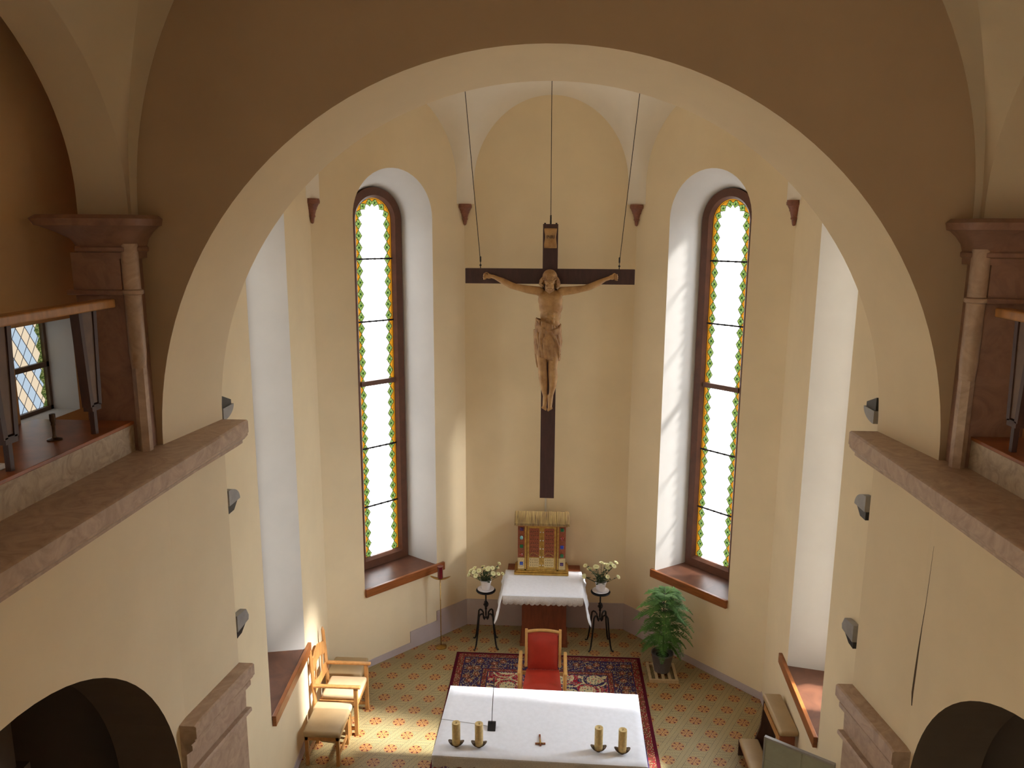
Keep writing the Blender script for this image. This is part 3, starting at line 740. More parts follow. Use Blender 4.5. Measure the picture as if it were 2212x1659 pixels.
# ------------------------------------------------------------------ crucifix
def limb(mb, pts, rad, seg=14): mb.tube(pts, rad, seg); [mb.ball(p, r, 2) for p, r in zip(pts, rad)]
def remesh(o, vox, sm=3, fac=.5):
    m = o.modifiers.new('remesh', 'REMESH'); m.mode = 'VOXEL'; m.voxel_size = vox; m.use_smooth_shade = True
    if sm: s = o.modifiers.new('smooth', 'SMOOTH'); s.iterations = sm; s.factor = fac
def crucifix():
    YC = 10.60; t = thing('hanging_crucifix', 'large dark red wooden cross with a carved figure, hanging over the tabernacle', 'crucifix', (.013, YC, 2.41))
    mb = MB(); mb.box((-.087, YC-.05, 2.41), (.113, YC+.05, 6.19), .004); up = obj('upright_beam', mb, 'cross_wood', t, world=True)
    mb = MB(); mb.box((-1.12, YC-.052, 5.405), (1.135, YC+.048, 5.605), .004); obj('cross_beam', mb, 'cross_wood', t, world=True)
    for e in (-1, 1): obj('bolt_head', MB().box((.013+e*.075-.012, YC-.02, 6.19), (.013+e*.075+.012, YC+.02, 6.205)), 'iron', t, world=True)
    obj('eye_bolt', MB().tube([(.013, YC, 6.19), (.013, YC, 6.235)], .012), 'iron', t, world=True)
    # scroll plate with INRI
    mb = MB(); rows = []
    for i in range(13):
        v = i/12; z = 6.13 - .25*v; rows.append([Vector((.013 + x + .006*math.sin(v*7+x*20), YC-.058-.012*math.sin(v*PI*3+x*9), z + .02*x*math.sin(v*9))) for x in [(-.078+.156*k/8) for k in range(9)]])
    mb.grid(rows); sc = obj('title_scroll', mb, 'limewood', t, world=True, smooth=True)
    so = sc.modifiers.new('thick', 'SOLIDIFY'); so.thickness = .012
    cu = bpy.data.curves.new('inri', 'FONT'); cu.body = 'INRI'; cu.size = .06; cu.align_x = 'CENTER'; cu.align_y = 'CENTER'; cu.extrude = .002
    tmp = bpy.data.objects.new('tmp', cu); COL.objects.link(tmp)
    me = bpy.data.meshes.new_from_object(tmp.evaluated_get(bpy.context.evaluated_depsgraph_get())); bpy.data.objects.remove(tmp)
    lt = bpy.data.objects.new('carved_letters', me); COL.objects.link(lt); lt.parent = sc; me.materials.append(M['wood_dark'])
    lt.location = Vector((.013, YC-.079, 6.02)) - Vector(t.location); lt.rotation_euler = (PI/2, 0, 0)
    # hooks
    for x in (-.92, .93):
        mb = MB(); mb.lathe([(.006, 0), (.006, .03), (.014, .035), (.014, .05), (.005, .055), (.005, .09)], (x, YC, 5.603), 10); obj('eye_bolt', mb, 'iron', t, world=True)
    # body
    yb = YC-.11; V = lambda x, y, z: (x, yb+y, z)
    mb = MB()
    # torso
    def ell(c, r): mb.ball(c, 1, 3, r)
    ell(V(.022, .0, 5.20), (.165, .092, .145)); ell(V(.03, .005, 5.10), (.158, .090, .14)); ell(V(.028, .01, 4.99), (.140, .080, .13))
    ell(V(.012, .01, 4.86), (.150, .085, .11)); ell(V(.002, .01, 4.76), (.165, .095, .12))
    for s in (-1, 1):
        ell(V(.022+s*.075, -.045, 5.235), (.078, .045, .06))          # pectorals
        ell(V(.02+s*.145, .0, 5.305), (.062, .055, .055))             # shoulders
        ell(V(.025+s*.105, .02, 5.14), (.05, .06, .12))
        for k in range(3): mb.tube([V(.03+s*.045, -.078, 5.12-.028*k), V(.03+s*.095, -.058, 5.105-.032*k), V(.03+s*.122, -.012, 5.12-.032*k)], [.005, .006, .005], 8)
        for k in range(3): ell(V(.026+s*.030, -.062, 5.03-.055*k), (.028, .02, .026))
    limb(mb, [V(.018, .0, 5.28), V(.015, -.03, 5.37)], [.062, .052])
    # arms
    Lp = [V(-.12, 0, 5.315), V(-.28, .0, 5.335), V(-.43, .01, 5.365), V(-.50, .015, 5.385), V(-.62, .025, 5.445), V(-.72, .035, 5.49), V(-.755, .04, 5.50)]
    Rp = [V(.17, 0, 5.315), V(.32, .0, 5.330), V(.47, .01, 5.355), V(.54, .015, 5.375), V(.65, .025, 5.425), V(.745, .035, 5.475), V(.79, .04, 5.49)]
    rads = [.060, .053, .042, .045, .040, .026, .027]
    limb(mb, Lp, rads); limb(mb, Rp, rads)
    for s, px in ((-1, -.80), (1, .835)):
        c = Vector(V(px, .035, 5.503)); mb.ball(c, 1, 2, (.048, .022, .036))
        for k in range(4):                                             # curled fingers
            a = (k-1.5)*.020; b = c + Vector((s*.038, -.004, a)); L = (.034, .040, .038, .030)[k]
            mb.tube([b, b+Vector((s*L*.55, -.014, a*.25)), b+Vector((s*L*.85, -.036, a*.2)), b+Vector((s*L*.55, -.052, a*.1))], [.0105, .0098, .009, .008], 8)
            mb.ball(b+Vector((s*L*.55, -.052, a*.1)), .008, 1)
        b = c + Vector((s*.0, -.012, .026)); mb.tube([b, b+Vector((s*.022, -.018, .024)), b+Vector((s*.042, -.030, .022))], [.012, .0105, .009], 8)
    # legs
    Ll = [V(-.075, .0, 4.72), V(-.085, -.03, 4.55), V(-.075, -.075, 4.36), V(-.068, -.085, 4.28), V(-.060, -.055, 4.16), V(-.050, -.03, 4.05), V(-.035, -.01, 3.93), V(-.025, -.015, 3.89)]
    Rl = [V(.085, .0, 4.72), V(.085, -.035, 4.55), V(.070, -.085, 4.36), V(.068, -.10, 4.29), V(.075, -.08, 4.17), V(.072, -.06, 4.06), V(.055, -.05, 3.94), V(.045, -.05, 3.90)]
    lr = [.098, .088, .066, .060, .062, .052, .034, .034]
    limb(mb, Ll, lr, 16); limb(mb, Rl, lr, 16)
    for s, L in ((-1, Ll), (1, Rl)): mb.ball(Vector(L[3])+Vector((0, -.03, .0)), 1, 2, (.040, .034, .045))
    # feet, right over left
    limb(mb, [V(-.025, -.0, 3.88), V(-.032, -.045, 3.80), V(-.038, -.07, 3.745)], [.036, .031, .026], 12)
    limb(mb, [V(.045, -.04, 3.90), V(.040, -.085, 3.81), V(.038, -.115, 3.755)], [.038, .032, .027], 12)
    for s, cx, y0 in ((-1, -.040, -.078), (1, .038, -.122)):
        for k in range(5):
            r = (.014, .0105, .010, .009, .008)[k]; x = cx - s*(.022-.0125*k)
            mb.tube([V(x, y0, 3.745+.004*k), V(x, y0-.012, 3.718+.006*k)], r, 8); mb.ball(V(x, y0-.012, 3.718+.006*k), r, 1)
    # head, bowed
    RX = Matrix.Rotation(math.radians(20), 3, 'X')
    hc = Vector(V(.012, -.085, 5.445))
    mb.ball(hc+RX@Vector((0, .012, .03)), 1, 3, (.080, .098, .098)); mb.ball(hc+RX@Vector((0, -.022, -.045)), 1, 3, (.060, .066, .085))
    mb.tube([hc+RX@Vector((0, -.09, .012)), hc+RX@Vector((0, -.110, -.022)), hc+RX@Vector((0, -.112, -.038))], [.010, .014, .018], 10)   # nose
    for s in (-1, 1):
        mb.tube([hc+RX@Vector((s*.012, -.088, .022)), hc+RX@Vector((s*.045, -.077, .022))], [.011, .009], 8)     # brow
        mb.ball(hc+RX@Vector((s*.030, -.070, -.003)), 1, 2, (.017, .013, .010))
        mb.ball(hc+RX@Vector((s*.040, -.060, -.035)), 1, 2, (.020, .022, .018))
        mb.ball(hc+RX@Vector((s*.080, .012, -.01)), 1, 2, (.010, .02, .03))
    mb.tube([hc+RX@Vector((-.022, -.080, -.066)), hc+RX@Vector((0, -.090, -.064)), hc+RX@Vector((.022, -.080, -.066))], [.007, .010, .007], 8)
    mb.tube([hc+RX@Vector((-.018, -.080, -.079)), hc+RX@Vector((0, -.088, -.080)), hc+RX@Vector((.018, -.080, -.079))], [.006, .009, .006], 8)
    body = obj('carved_figure', mb, 'limewood', t, world=True, smooth=True); remesh(body, .0065, 2, .4)
    # hair and beard
    mb = MB(); rnd = random.Random(3)
    mb.ball(hc+RX@Vector((0, .030, .055)), 1, 3, (.086, .094, .088))
    for s in (-1, 1):
        for k in range(10):
            a = math.radians(66 + 9*k); x0 = hc.x + s*.084*math.sin(a); y0 = hc.y+.02 - .080*math.cos(a)
            pts = []; L = .085+.05*rnd.random()
            for j in range(9):
                u = j/8; pts.append((x0 + s*(.034*math.sin(u*2.4) + .016*math.sin(u*11+k*1.9)), y0 + .012*math.cos(u*8+k) - .02*u, hc.z+.055 - L*u*1.05))
            mb.tube(pts, [.012, .014, .013, .015, .013, .015, .012, .011, .006], 8)
    for k in range(22):
        a = 2*PI*k/22; c_ = Vector((0, .030, .055))
        mb.tube([hc + RX@(c_ + Vector((.090*math.sin(e)*math.cos(a+.25*e), .098*math.sin(e)*math.sin(a+.25*e), .092*math.cos(e)))) for e in (.1, .4, .7, 1.0, 1.3, 1.6)], [.006, .008, .010, .010, .010, .007], 6)
    hr = obj('hair', mb, 'limewood2', body, world=True, smooth=True); remesh(hr, .0048, 1, .4)
    mb = MB()
    for k in range(7):
        a = (k-3)/3; mb.tube([hc+RX@Vector((a*.052, -.055+.025*abs(a), -.06)), hc+RX@Vector((a*.045, -.078+.03*abs(a), -.098)), hc+RX@Vector((a*.022, -.072+.02*abs(a), -.138+.02*abs(a)))], [.014, .017, .008], 8)
    for s in (-1, 1): mb.tube([hc+RX@Vector((0, -.098, -.055)), hc+RX@Vector((s*.028, -.086, -.062)), hc+RX@Vector((s*.040, -.072, -.082))], [.006, .008, .006], 8)
    bd = obj('beard', mb, 'limewood2', body, world=True, smooth=True); remesh(bd, .0055, 1, .4)
    mb = MB(); pts = [hc+RX@Vector((.090*math.cos(2*PI*i/24), .018+.100*math.sin(2*PI*i/24), .048+.006*math.sin(i*2.1))) for i in range(25)]
    for ph in (0, PI):
        mb.tube([p+Vector((0, 0, .010*math.sin(i*1.1+ph))) + (p-hc).normalized()*.006*math.cos(i*1.1+ph) for i, p in enumerate(pts)], .008, 6, caps=False)
    obj('thorn_crown', mb, 'limewood2', body, world=True, smooth=True)
    # loincloth: wrapped hips, gathered knot, hanging folds
    mb = MB(); rows = []; N = 96
    for j in range(25):
        v = j/24; z = 4.90 - .46*v; row = []
        for i in range(N+1):
            a = 2*PI*i/N; sx = .150 + .034*min(1, v*2.2) - .034*v; sy = .115 + .01*math.sin(v*PI) - .012*v
            ang = (a + PI/2) % (2*PI) - PI      # 0 at back... front at +-pi
            f = .010*math.sin(9*a + 5*v + 2*math.sin(3*a)) * (.35+.65*math.sin(PI*min(1, v*1.3+.1))) + .005*math.sin(23*a - 9*v)
            tilt = .055*math.cos(a)*(-1) if v < .2 else .055*math.cos(a)*(-1)*(1-v)
            hem = .05*v*math.cos(a+.5)
            row.append(V(-.002 + (sx+f)*math.cos(a), .0 + (sy+f)*math.sin(a) - .03*v, z + tilt - hem))
        rows.append(row)
    mb.grid(rows)
    wc = obj('loincloth', mb, 'limewood2', body, world=True, smooth=True)
    so = wc.modifiers.new('thick', 'SOLIDIFY'); so.thickness = .016; so.offset = 1
    mb = MB()
    def fold(p, r): mb.tube([V(*q) for q in p], r, 8)
    for k in range(5): # upper sash sweeping from the figure's right hip to the knot
        o = k*.024
        fold([(-.158-.003*k, .04, 4.95-o), (-.145-.004*k, -.07, 4.91-o*1.1), (-.09, -.118, 4.85-o*.8), (-.01, -.138, 4.80-o*.45)], [.014, .017, .016, .010])
        fold([(.165, .02, 4.875-o*.7), (.145, -.085, 4.83-o*.7), (.08, -.128, 4.81-o*.5), (.0, -.142, 4.80-o*.3)], [.013, .015, .015, .010])
    mb.ball(V(-.0, -.145, 4.79), 1, 2, (.036, .024, .034))
    for k in range(7): # radiating pleats
        a = (k-3)/3; fold([(.0, -.142, 4.79), (.0+.05*a, -.150, 4.70), (.02+.115*a, -.135+.03*abs(a), 4.56), (.03+.145*a, -.11+.05*abs(a), 4.44+.03*abs(a))], [.010, .013, .013, .006])
    fold([(.02, -.15, 4.80), (.10, -.145, 4.70), (.145, -.12, 4.58), (.150, -.10, 4.46), (.135, -.09, 4.39)], [.014, .018, .018, .016, .006])
    for k in range(3):  # free end hanging at the side
        fold([(-.165-.008*k, -.02+.03*k, 4.80), (-.170, -.01+.03*k, 4.62), (-.160, .0+.03*k, 4.48), (-.148+.006*k, .0+.03*k, 4.36), (-.135, .0+.03*k, 4.285)], [.02, .024, .022, .018, .014])
    fo = obj('cloth_folds', mb, 'limewood2', wc, world=True, smooth=True); remesh(fo, .006, 2, .4)
    return t
crucifix()
for x0, x1, z0, lab in ((-.92, -1.14, 5.69, 'thin chain-like wire from the left arm of the cross up to the vault'), (.93, 1.15, 5.69, 'thin chain-like wire from the right arm of the cross up to the vault'), (.013, .0, 6.235, 'thin wire from the top of the cross up to the vault')):
    mb = MB(); z1 = 8.15; mb.tube([(x0, 10.6, z0), (x1 if x1 else 0, 10.6, z1 if x1 else 8.25)], .005, 6)
    mb.tube([(x0, 10.6, z0+.0), (x0, 10.6, z0+.05)], .011, 8); mb.ball((x0, 10.6, z0+.06), .014, 1)
    tag(obj('suspension_wire', mb, 'iron'), lab, 'wire', 'wires holding the crucifix')

# ------------------------------------------------------------------ tabernacle, its table and cloth
mb = MB(); mb.box((-.022, 11.383, .44), (.004, 11.40, 3.0)); tag(obj('cable_conduit', mb, 'conduit'), 'thin pale conduit on the back wall between the cross and the tabernacle roof', 'conduit')
t = thing('tabernacle_table', 'red-brown wooden pedestal table against the back wall, under the white scalloped cloth', 'table', (-.01, 10.85, 0))
mb = MB(); mb.box((-.57, 10.29, 1.0), (.53, 11.38, 1.047), .004); obj('table_top', mb, 'wood_red', t, world=True)
mb = MB(); mb.box((-.335, 10.80, 0), (.325, 11.30, 1.0)); mb.box((-.36, 10.78, 0), (.35, 11.32, .05)); obj('pedestal', mb, 'wood_red', t, world=True)
def scallop_hem(a, b, n, depth, z, amp, out):
    """vertical lace skirt from a to b (xy), top at z, depth, scalloped lower edge"""
    a, b = Vector(a), Vector(b); N = n*10; top, midr, low = [], [], []
    o = Vector(out).normalized()
    for i in range(N+1):
        u = i/N; p = a.lerp(b, u); w = o*(.006*math.sin(u*37)+.01)
        top.append((p.x, p.y, z)); midr.append((p.x+w.x, p.y+w.y, z-depth*.5)); low.append((p.x+w.x*1.5, p.y+w.y*1.5, z-depth+amp*(1-abs(math.sin(u*n*PI)))))
    return [top, midr, low]
t = thing('tabernacle_cloth', 'white linen cloth with scalloped lace hem draped under the golden tabernacle', 'cloth', (-.02, 10.7, 1.05))
mb = MB(); z = 1.052
rows = []
xs = [-.585+1.13*i/24 for i in range(25)]
for j in range(13):
    y = 10.275 + (11.14-10.275)*j/12
    rows.append([(x - .012*(1 if x < -.55 else 0), y, z + .0015*math.sin(x*40+y*9)) for x in xs])
mb.grid(rows)
def side_drop(xa, s):    # side falls hanging to a point at the front corner
    rows = []
    for j in range(25):
        u = j/24; y = 10.275 + .865*u
        dep = .30*max(0, 1-u*1.25)**.8 + .13; dep += .02*abs(math.sin(u*22))
        rows.append([(xa + s*(.002 + .11*(k/6)*(1-.55*u) + .02*math.sin(k*1.1+u*15)*(k/6)), y - .02*(k/6), z - dep*k/6) for k in range(7)])
    mb.grid(rows)
side_drop(-.585, -1); side_drop(.545, 1)
c = obj('linen', mb, 'linen', t, world=True, smooth=True, autosmooth=60); so = c.modifiers.new('thick', 'SOLIDIFY'); so.thickness = .004
mb = MB(); mb.grid(scallop_hem((-.585, 10.272), (.545, 10.272), 15, .125, 1.052, .022, (0, -1)))
c = obj('lace_hem', mb, 'lace', t, world=True, smooth=True); so = c.modifiers.new('thick', 'SOLIDIFY'); so.thickness = .003

t = thing('tabernacle', 'gilded house-shaped tabernacle with coloured glass stones standing on the white cloth', 'tabernacle', (-.06, 11.14, 1.056))
zb = 1.056; cx = -.055; yf = 10.98
mb = MB(); mb.box((cx-.405, yf-.02, zb), (cx+.405, 11.34, zb+.035), .004); mb.box((cx-.385, yf+.0, zb+.035), (cx+.385, 11.33, zb+.06), .004); obj('plinth', mb, 'gold', t, world=True)
mb = MB(); mb.box((cx-.355, yf+.025, zb+.06), (cx+.355, 11.31, zb+.80)); body = obj('body', mb, 'copper', t, world=True)
yq = yf+.025
# doors
for s, d0, d1 in ((-1, cx-.215, cx-.008), (1, cx+.008, cx+.215)):
    mb = MB(); mb.box((d0, yq-.014, zb+.085), (d1, yq, zb+.765), .003); dr = obj('door', mb, 'gold', t, world=True)
    mb = MB(); mb.box((d0+.03, yq-.018, zb+.28), (d1-.03, yq-.013, zb+.73)); p = obj('copper_panel', mb, 'copper', dr, world=True)
    mb = MB(); mb.box((d0+.03, yq-.018, zb+.12), (d1-.03, yq-.013, zb+.265)); p = obj('lit_panel', mb, 'gold_lit', dr, world=True)  # sunlit lower part of the door, painted paler
    for r in range(7):
        for q in range(4):
            obj('rivet', MB().ball((d0+.055+.031*q+(.008 if r % 2 else 0), yq-.019, zb+.31+.062*r), .0075, 1), 'bronze', dr, world=True)
    for r in range(3):
        for q in range(4): obj('rivet', MB().ball((d0+.055+.031*q, yq-.019, zb+.15+.042*r), .006, 1), 'bronze', dr, world=True)
    xx = d1-.012 if s < 0 else d0+.012
    for r in range(5): obj('pearl', MB().ball((xx, yq-.018, zb+.15+.13*r), .012, 1), 'pearl', dr, world=True)
    mb = MB(); mb.tube([(d0+.035, yq-.02, zb+.30), (d0+.07, yq-.022, zb+.345), (d0+.10, yq-.02, zb+.35), (d1-.035, yq-.02, zb+.30)], .004, 6); obj('filigree', mb, 'gold', dr, world=True)
mb = MB(); mb.box((cx-.008, yq-.02, zb+.08), (cx+.008, yq, zb+.77)); mb.box((cx-.355, yq-.012, zb+.77), (cx+.355, yq, zb+.80)); mb.box((cx-.355, yq-.012, zb+.06), (cx+.355, yq, zb+.082))
for s in (-1, 1): mb.box((cx+s*.24-.014, yq-.012, zb+.06), (cx+s*.24+.014, yq, zb+.78))
obj('gilded_bands', mb, 'gold', t, world=True)
for s in (-1, 1): obj('corner_plate', MB().box((cx+s*.305-.048, yq-.010, zb+.085), (cx+s*.305+.048, yq, zb+.26)), 'gold_lit', t, world=True)  # paler plates paint the light on the lower corners
for s, gems in ((-1, ('blue_gem', 'red_gem', 'green_gem', 'cyan_gem', 'purple_gem')), (1, ('purple_gem', 'green_gem', 'blue_gem', 'red_gem', 'green_gem'))):
    for k, g in enumerate(gems):
        mb = MB(); c = (cx+s*.30, yq-.012, zb+.17+.135*k)
        if g in ('cyan_gem', 'red_gem'): mb.ball(c, 1, 2, (.026, .018, .032))
        else: mb.box((c[0]-.026, c[1]-.012, c[2]-.026), (c[0]+.026, c[1]+.01, c[2]+.026), .009)
        mb.lathe([(.0, 0)], c) if False else None
        obj('gem', mb, g, t, world=True, label=g.replace('_gem', '').replace('cyan', 'turquoise') + ' glass stone')
# roof: gable with ridge along x
mb = MB(); ze = zb+.80
y0, y1, yr = 10.93, 11.36, 11.15
mb.prism([(y0, ze+.015), (yr, ze+.125), (y1, ze+.015), (y1, ze-.01), (y0, ze-.01)], cx-.405, cx+.405, 0)
rf = obj('roof', mb, 'roofwood', t, world=True)
mb = MB()
for k in range(13):
    xk = cx-.40+.8*(k+.5)/13; w = .0302
    P = [(xk-w, y0-.012, ze+.008), (xk+w, y0-.012, ze+.008), (xk+w, yr, ze+.14), (xk-w, yr, ze+.14)]
    lift = .003*math.sin(k*3.3)
    mb.obox(((xk), (y0+yr)/2-.006, ze+.078+lift), (1, 0, 0), (0, yr-y0+.012, .115), (2*w, .255, .012), .002)
obj('shingles', mb, 'roofwood', rf, world=True)
mb = MB(); mb.box((cx-.38, 10.955, ze-.03), (cx+.38, 11.33, ze-.008), .004); obj('eaves_board', mb, 'wood_oak', t, world=True)

# ------------------------------------------------------------------ wrought iron plant stands with chrysanthemums
def flower_pot(rs, lab, loc, seed):
    t = thing('potted_chrysanthemum', lab, 'flowers', loc, 0, 'potted chrysanthemums beside the tabernacle')
    mb = MB(); mb.lathe([(.0, 0), (.10, .0), (.122, .012), (.126, .02), (.118, .018), (.085, .010), (0, .010)], seg=28); obj('saucer', mb, 'pot_white', t, smooth=True, autosmooth=40)
    mb = MB(); mb.lathe([(.058, .014), (.078, .13), (.082, .132), (.084, .155), (.078, .157), (.072, .14), (0, .135)], seg=28); pt = obj('pot', mb, 'pot_white', t, smooth=True, autosmooth=40)
    R = random.Random(seed); heads = []
    tg = MB(); lf = MB()
    n = 17
    for k in range(n):
        a = 2*PI*k*.618 + R.uniform(-.2, .2); rr_ = .05 + .20*math.sqrt(R.random()); h = .30 + .17*R.random() - .5*max(0, rr_-.15)
        if k < 3: rr_ = .25; a = (PI*.95, .1, PI*1.1)[k] + R.uniform(-.2, .2); h = .24
        tip = Vector((rr_*math.cos(a), rr_*math.sin(a)*.8, h)); m_ = Vector((tip.x*.35, tip.y*.35, h*.62))
        tg.tube([(0, 0, .14), m_, tip], [.004, .003, .0025], 5)
        heads.append((tip, (tip - m_).normalized()))
        for j in range(5):
            q = m_.lerp(tip, j/5) if j > 1 else Vector((0, 0, .15)).lerp(m_, .4+.3*j); b = R.uniform(0, 2*PI); d = Vector((math.cos(b), math.sin(b), .3))*R.uniform(.03, .055); s = Vector((-d.y, d.x, 0))*.35
            lf.face([q, q+d*.5+s, q+d, q+d*.5-s])
    for k in range(60):
        b = R.uniform(0, 2*PI); r0 = R.uniform(.02, .10); q = Vector((r0*math.cos(b), r0*math.sin(b), R.uniform(.15, .27))); d = Vector((math.cos(b), math.sin(b), R.uniform(-.2, .8)))*R.uniform(.03, .06); s = Vector((-d.y, d.x, 0))*.4
        lf.face([q, q+d*.5+s, q+d, q+d*.5-s])
    obj('stems', tg, 'leaf_dark', t); obj('leaves', lf, 'leaf_dark', t)
    for tip, d in heads:
        mb = MB(); d = (d + Vector((0, -.5, .5))).normalized(); a = d.orthogonal().normalized(); b = d.cross(a); r1 = R.uniform(.034, .045)
        for ring_ in range(2):
            m_ = 13
            for k in range(m_):
                th = 2*PI*(k+.5*ring_)/m_; u = a*math.cos(th)+b*math.sin(th); w = (a*-math.sin(th)+b*math.cos(th))*.0095
                rr_ = r1*(1-.22*ring_); up = d*(.004+.006*ring_)
                mb.face([tip+u*.004, tip+u*rr_*.6+w+up*.6, tip+u*rr_+up*1.2, tip+u*rr_*.6-w+up*.6])
        f = obj('flower_head', mb, 'petal', t)
        e = MB(); e.ball(tip+d*.006, .0075, 1); obj('eye', e, 'flower_eye', f)
    return t
def plant_stand(loc, rz, lab, h=.87):
    t = thing('plant_stand', lab, 'plant stand', loc, rz, 'black wrought iron plant stands')
    mb = MB(); mb.lathe([(0, h-.012), (.125, h-.012), (.140, h-.008), (.146, h+.004), (.140, h+.012), (.134, h+.002), (0, h-.004)], seg=30); obj('top_plate', mb, 'iron', t, smooth=True, autosmooth=40)
    mb = MB(); mb.lathe([(.010, .46), (.012, .5), (.011, .56), (.018, .575), (.018, .585), (.011, .6), (.011, h-.01)], seg=12)
    mb.lathe([(.011, .60), (.024, .625), (.030, .65), (.024, .675), (.011, .70)], seg=12)
    obj('stem', mb, 'iron', t, smooth=True)
    mb = MB()
    for ph in (0, PI/2, PI, 3*PI/2):
        mb.tube([(.036*math.sin(PI*i/14)*math.cos(ph+i*.25), .036*math.sin(PI*i/14)*math.sin(ph+i*.25), .59+.12*i/14) for i in range(15)], .005, 6)
    obj('twisted_knot', mb, 'iron', t, smooth=True)
    for k in range(4):
        a = PI/4 + k*PI/2; c, s = math.cos(a), math.sin(a); mb = MB()
        P = [(.012, .44), (.035, .42), (.05, .45), (.055, .50), (.085, .525), (.12, .525), (.145, .50), (.155, .42), (.165, .33), (.18, .22), (.205, .08), (.225, .02), (.25, .008), (.262, .02)]
        mb.tube([(r*c, r*s, z) for r, z in P], [.011]*4+[.0125]*7+[.011, .010, .008], 8)
        obj('leg', mb, 'iron', t, smooth=True)
    return t
for sx, yy, s_, sd_ in ((-.87, 10.80, 'left', 4), (.825, 10.86, 'right', 9)):
    plant_stand((sx, yy, 0), .1, 'black wrought iron plant stand %s of the tabernacle table' % s_)
    flower_pot(0, 'white pot of pale yellow chrysanthemums on the iron stand %s of the tabernacle' % s_, (sx, yy, .878), sd_)

# ------------------------------------------------------------------ sanctuary lamp on its thin brass stand
t = thing('sanctuary_lamp_stand', 'tall thin brass stand with a dark red glass lamp under the left window sill', 'lamp stand', (-1.53, 10.68, 0))
mb = MB(); mb.lathe([(0, .0), (.085, .0), (.085, .012), (.05, .022), (.015, .035), (.0, .036)], seg=24); obj('base', mb, 'brass', t, smooth=True, autosmooth=35)
mb = MB(); mb.tube([(0, 0, .02), (0, 0, 1.09)], .007, 10)
for z_ in (.25, .5, .75): mb.ball((0, 0, z_), .011, 1)
obj('rod', mb, 'brass', t, smooth=True)
mb = MB(); rows = []
for i in range(13):
    a = -1+2*i/12; rows.append([(a*.15, s*.035*math.sqrt(max(0, 1-a*a*.96)), 1.09+.045*a*a) for s in (-1, 0, 1)])
mb.grid(rows); c = obj('tray', mb, 'brass', t, smooth=True); so = c.modifiers.new('thick', 'SOLIDIFY'); so.thickness = .006
mb = MB(); mb.lathe([(.038, 1.10), (.041, 1.11), (.041, 1.265), (.047, 1.28), (.047, 1.285), (.0, 1.28)], seg=20); obj('red_glass', mb, 'lamp_red', t, smooth=True, autosmooth=40)

# ------------------------------------------------------------------ potted fir-like plant on a slatted base
mb = MB()
for e in (0, 1): mb.box((-.20, -.22+.42*e-.02, 0), (.20, -.22+.42*e+.025, .028)); 
for k in range(5): mb.box((-.20+.09*k-.001, -.22, .028), (-.20+.09*k+.038, .22, .044), .002)
mb.box((-.20, -.24, .028), (.20, -.205, .046), .002)
o = obj('slatted_plant_base', mb, 'slat'); o.location = (1.665, 10.16, 0); tag(o, 'small pale wooden slatted base under the grey plant pot', 'plant base')
t = thing('potted_fir', 'tall feathery green fir-like houseplant in a grey pot below the right window', 'plant', (1.665, 10.18, .046), .3)
mb = MB(); mb.lathe([(.0, 0), (.105, .0), (.125, .10), (.15, .25), (.155, .255), (.155, .275), (.143, .277), (.135, .24), (0, .235)], seg=30); pt = obj('pot', mb, 'pot_grey', t, smooth=True, autosmooth=40)
mb = MB(); mb.lathe([(.136, .236), (.0, .243)], seg=24); obj('soil', mb, 'soil', pt)
mb = MB(); mb.tube([(0, 0, .2), (.01, 0, .5), (.0, .01, .8), (-.01, .0, 1.02), (0, 0, 1.16)], [.014, .012, .010, .007, .003], 8); obj('trunk', mb, 'leaf_dark', t)
R = random.Random(12)
mb = MB(); lim = MB()
for tier, (zt, Lb, nb) in enumerate(((.40, .34, 6), (.52, .38, 7), (.65, .38, 7), (.77, .40, 7), (.89, .38, 7), (1.0, .34, 7), (1.09, .29, 6), (1.14, .20, 6))):
    for k in range(nb):
        a = 2*PI*(k+R.uniform(-.2, .2))/nb + tier*.6; L = Lb*R.uniform(.85, 1.15); u = Vector((math.cos(a), math.sin(a), 0)); sd_ = Vector((-u.y, u.x, 0))
        pts = []
        for j in range(9):
            q = j/8; pts.append(Vector((0, 0, zt)) + u*L*q + Vector((0, 0, L*(.30*math.sin(q*2.2) - .55*q*q*(1.1-tier*.10)))))
        lim.tube(pts, [.004*(1-.6*j/8) for j in range(9)], 5)
        for j in range(46):
            q = .12 + .88*j/46; i0 = min(7, int(q*8)); p = pts[i0].lerp(pts[i0+1], q*8-i0)
            ln = .105*math.sin(PI*(q*.85+.1))*R.uniform(.8, 1.1)
            for s in (-1, 1):
                d = (sd_*s + u*.55 + Vector((0, 0, R.uniform(-.35, .15)))).normalized()*ln; w = Vector((0, 0, 1)).cross(d).normalized()*.0055
                mb.face([p-w*.6, p+d*.5-w, p+d, p+d*.5+w, p+w*.6])
obj('branches', lim, 'leaf_dark', t); obj('needles', mb, 'leaf', t)

# ------------------------------------------------------------------ rug
hx, hy = 1.335, 1.85
mb = MB(); mb.box((-hx, -hy, 0), (hx, hy, .012), .003)
rug = obj('persian_rug', mb, rug_mat(hx, hy)); rug.location = (.06, 8.69, .001); tag(rug, 'red and navy patterned oriental rug under the altar and red chair', 'rug')

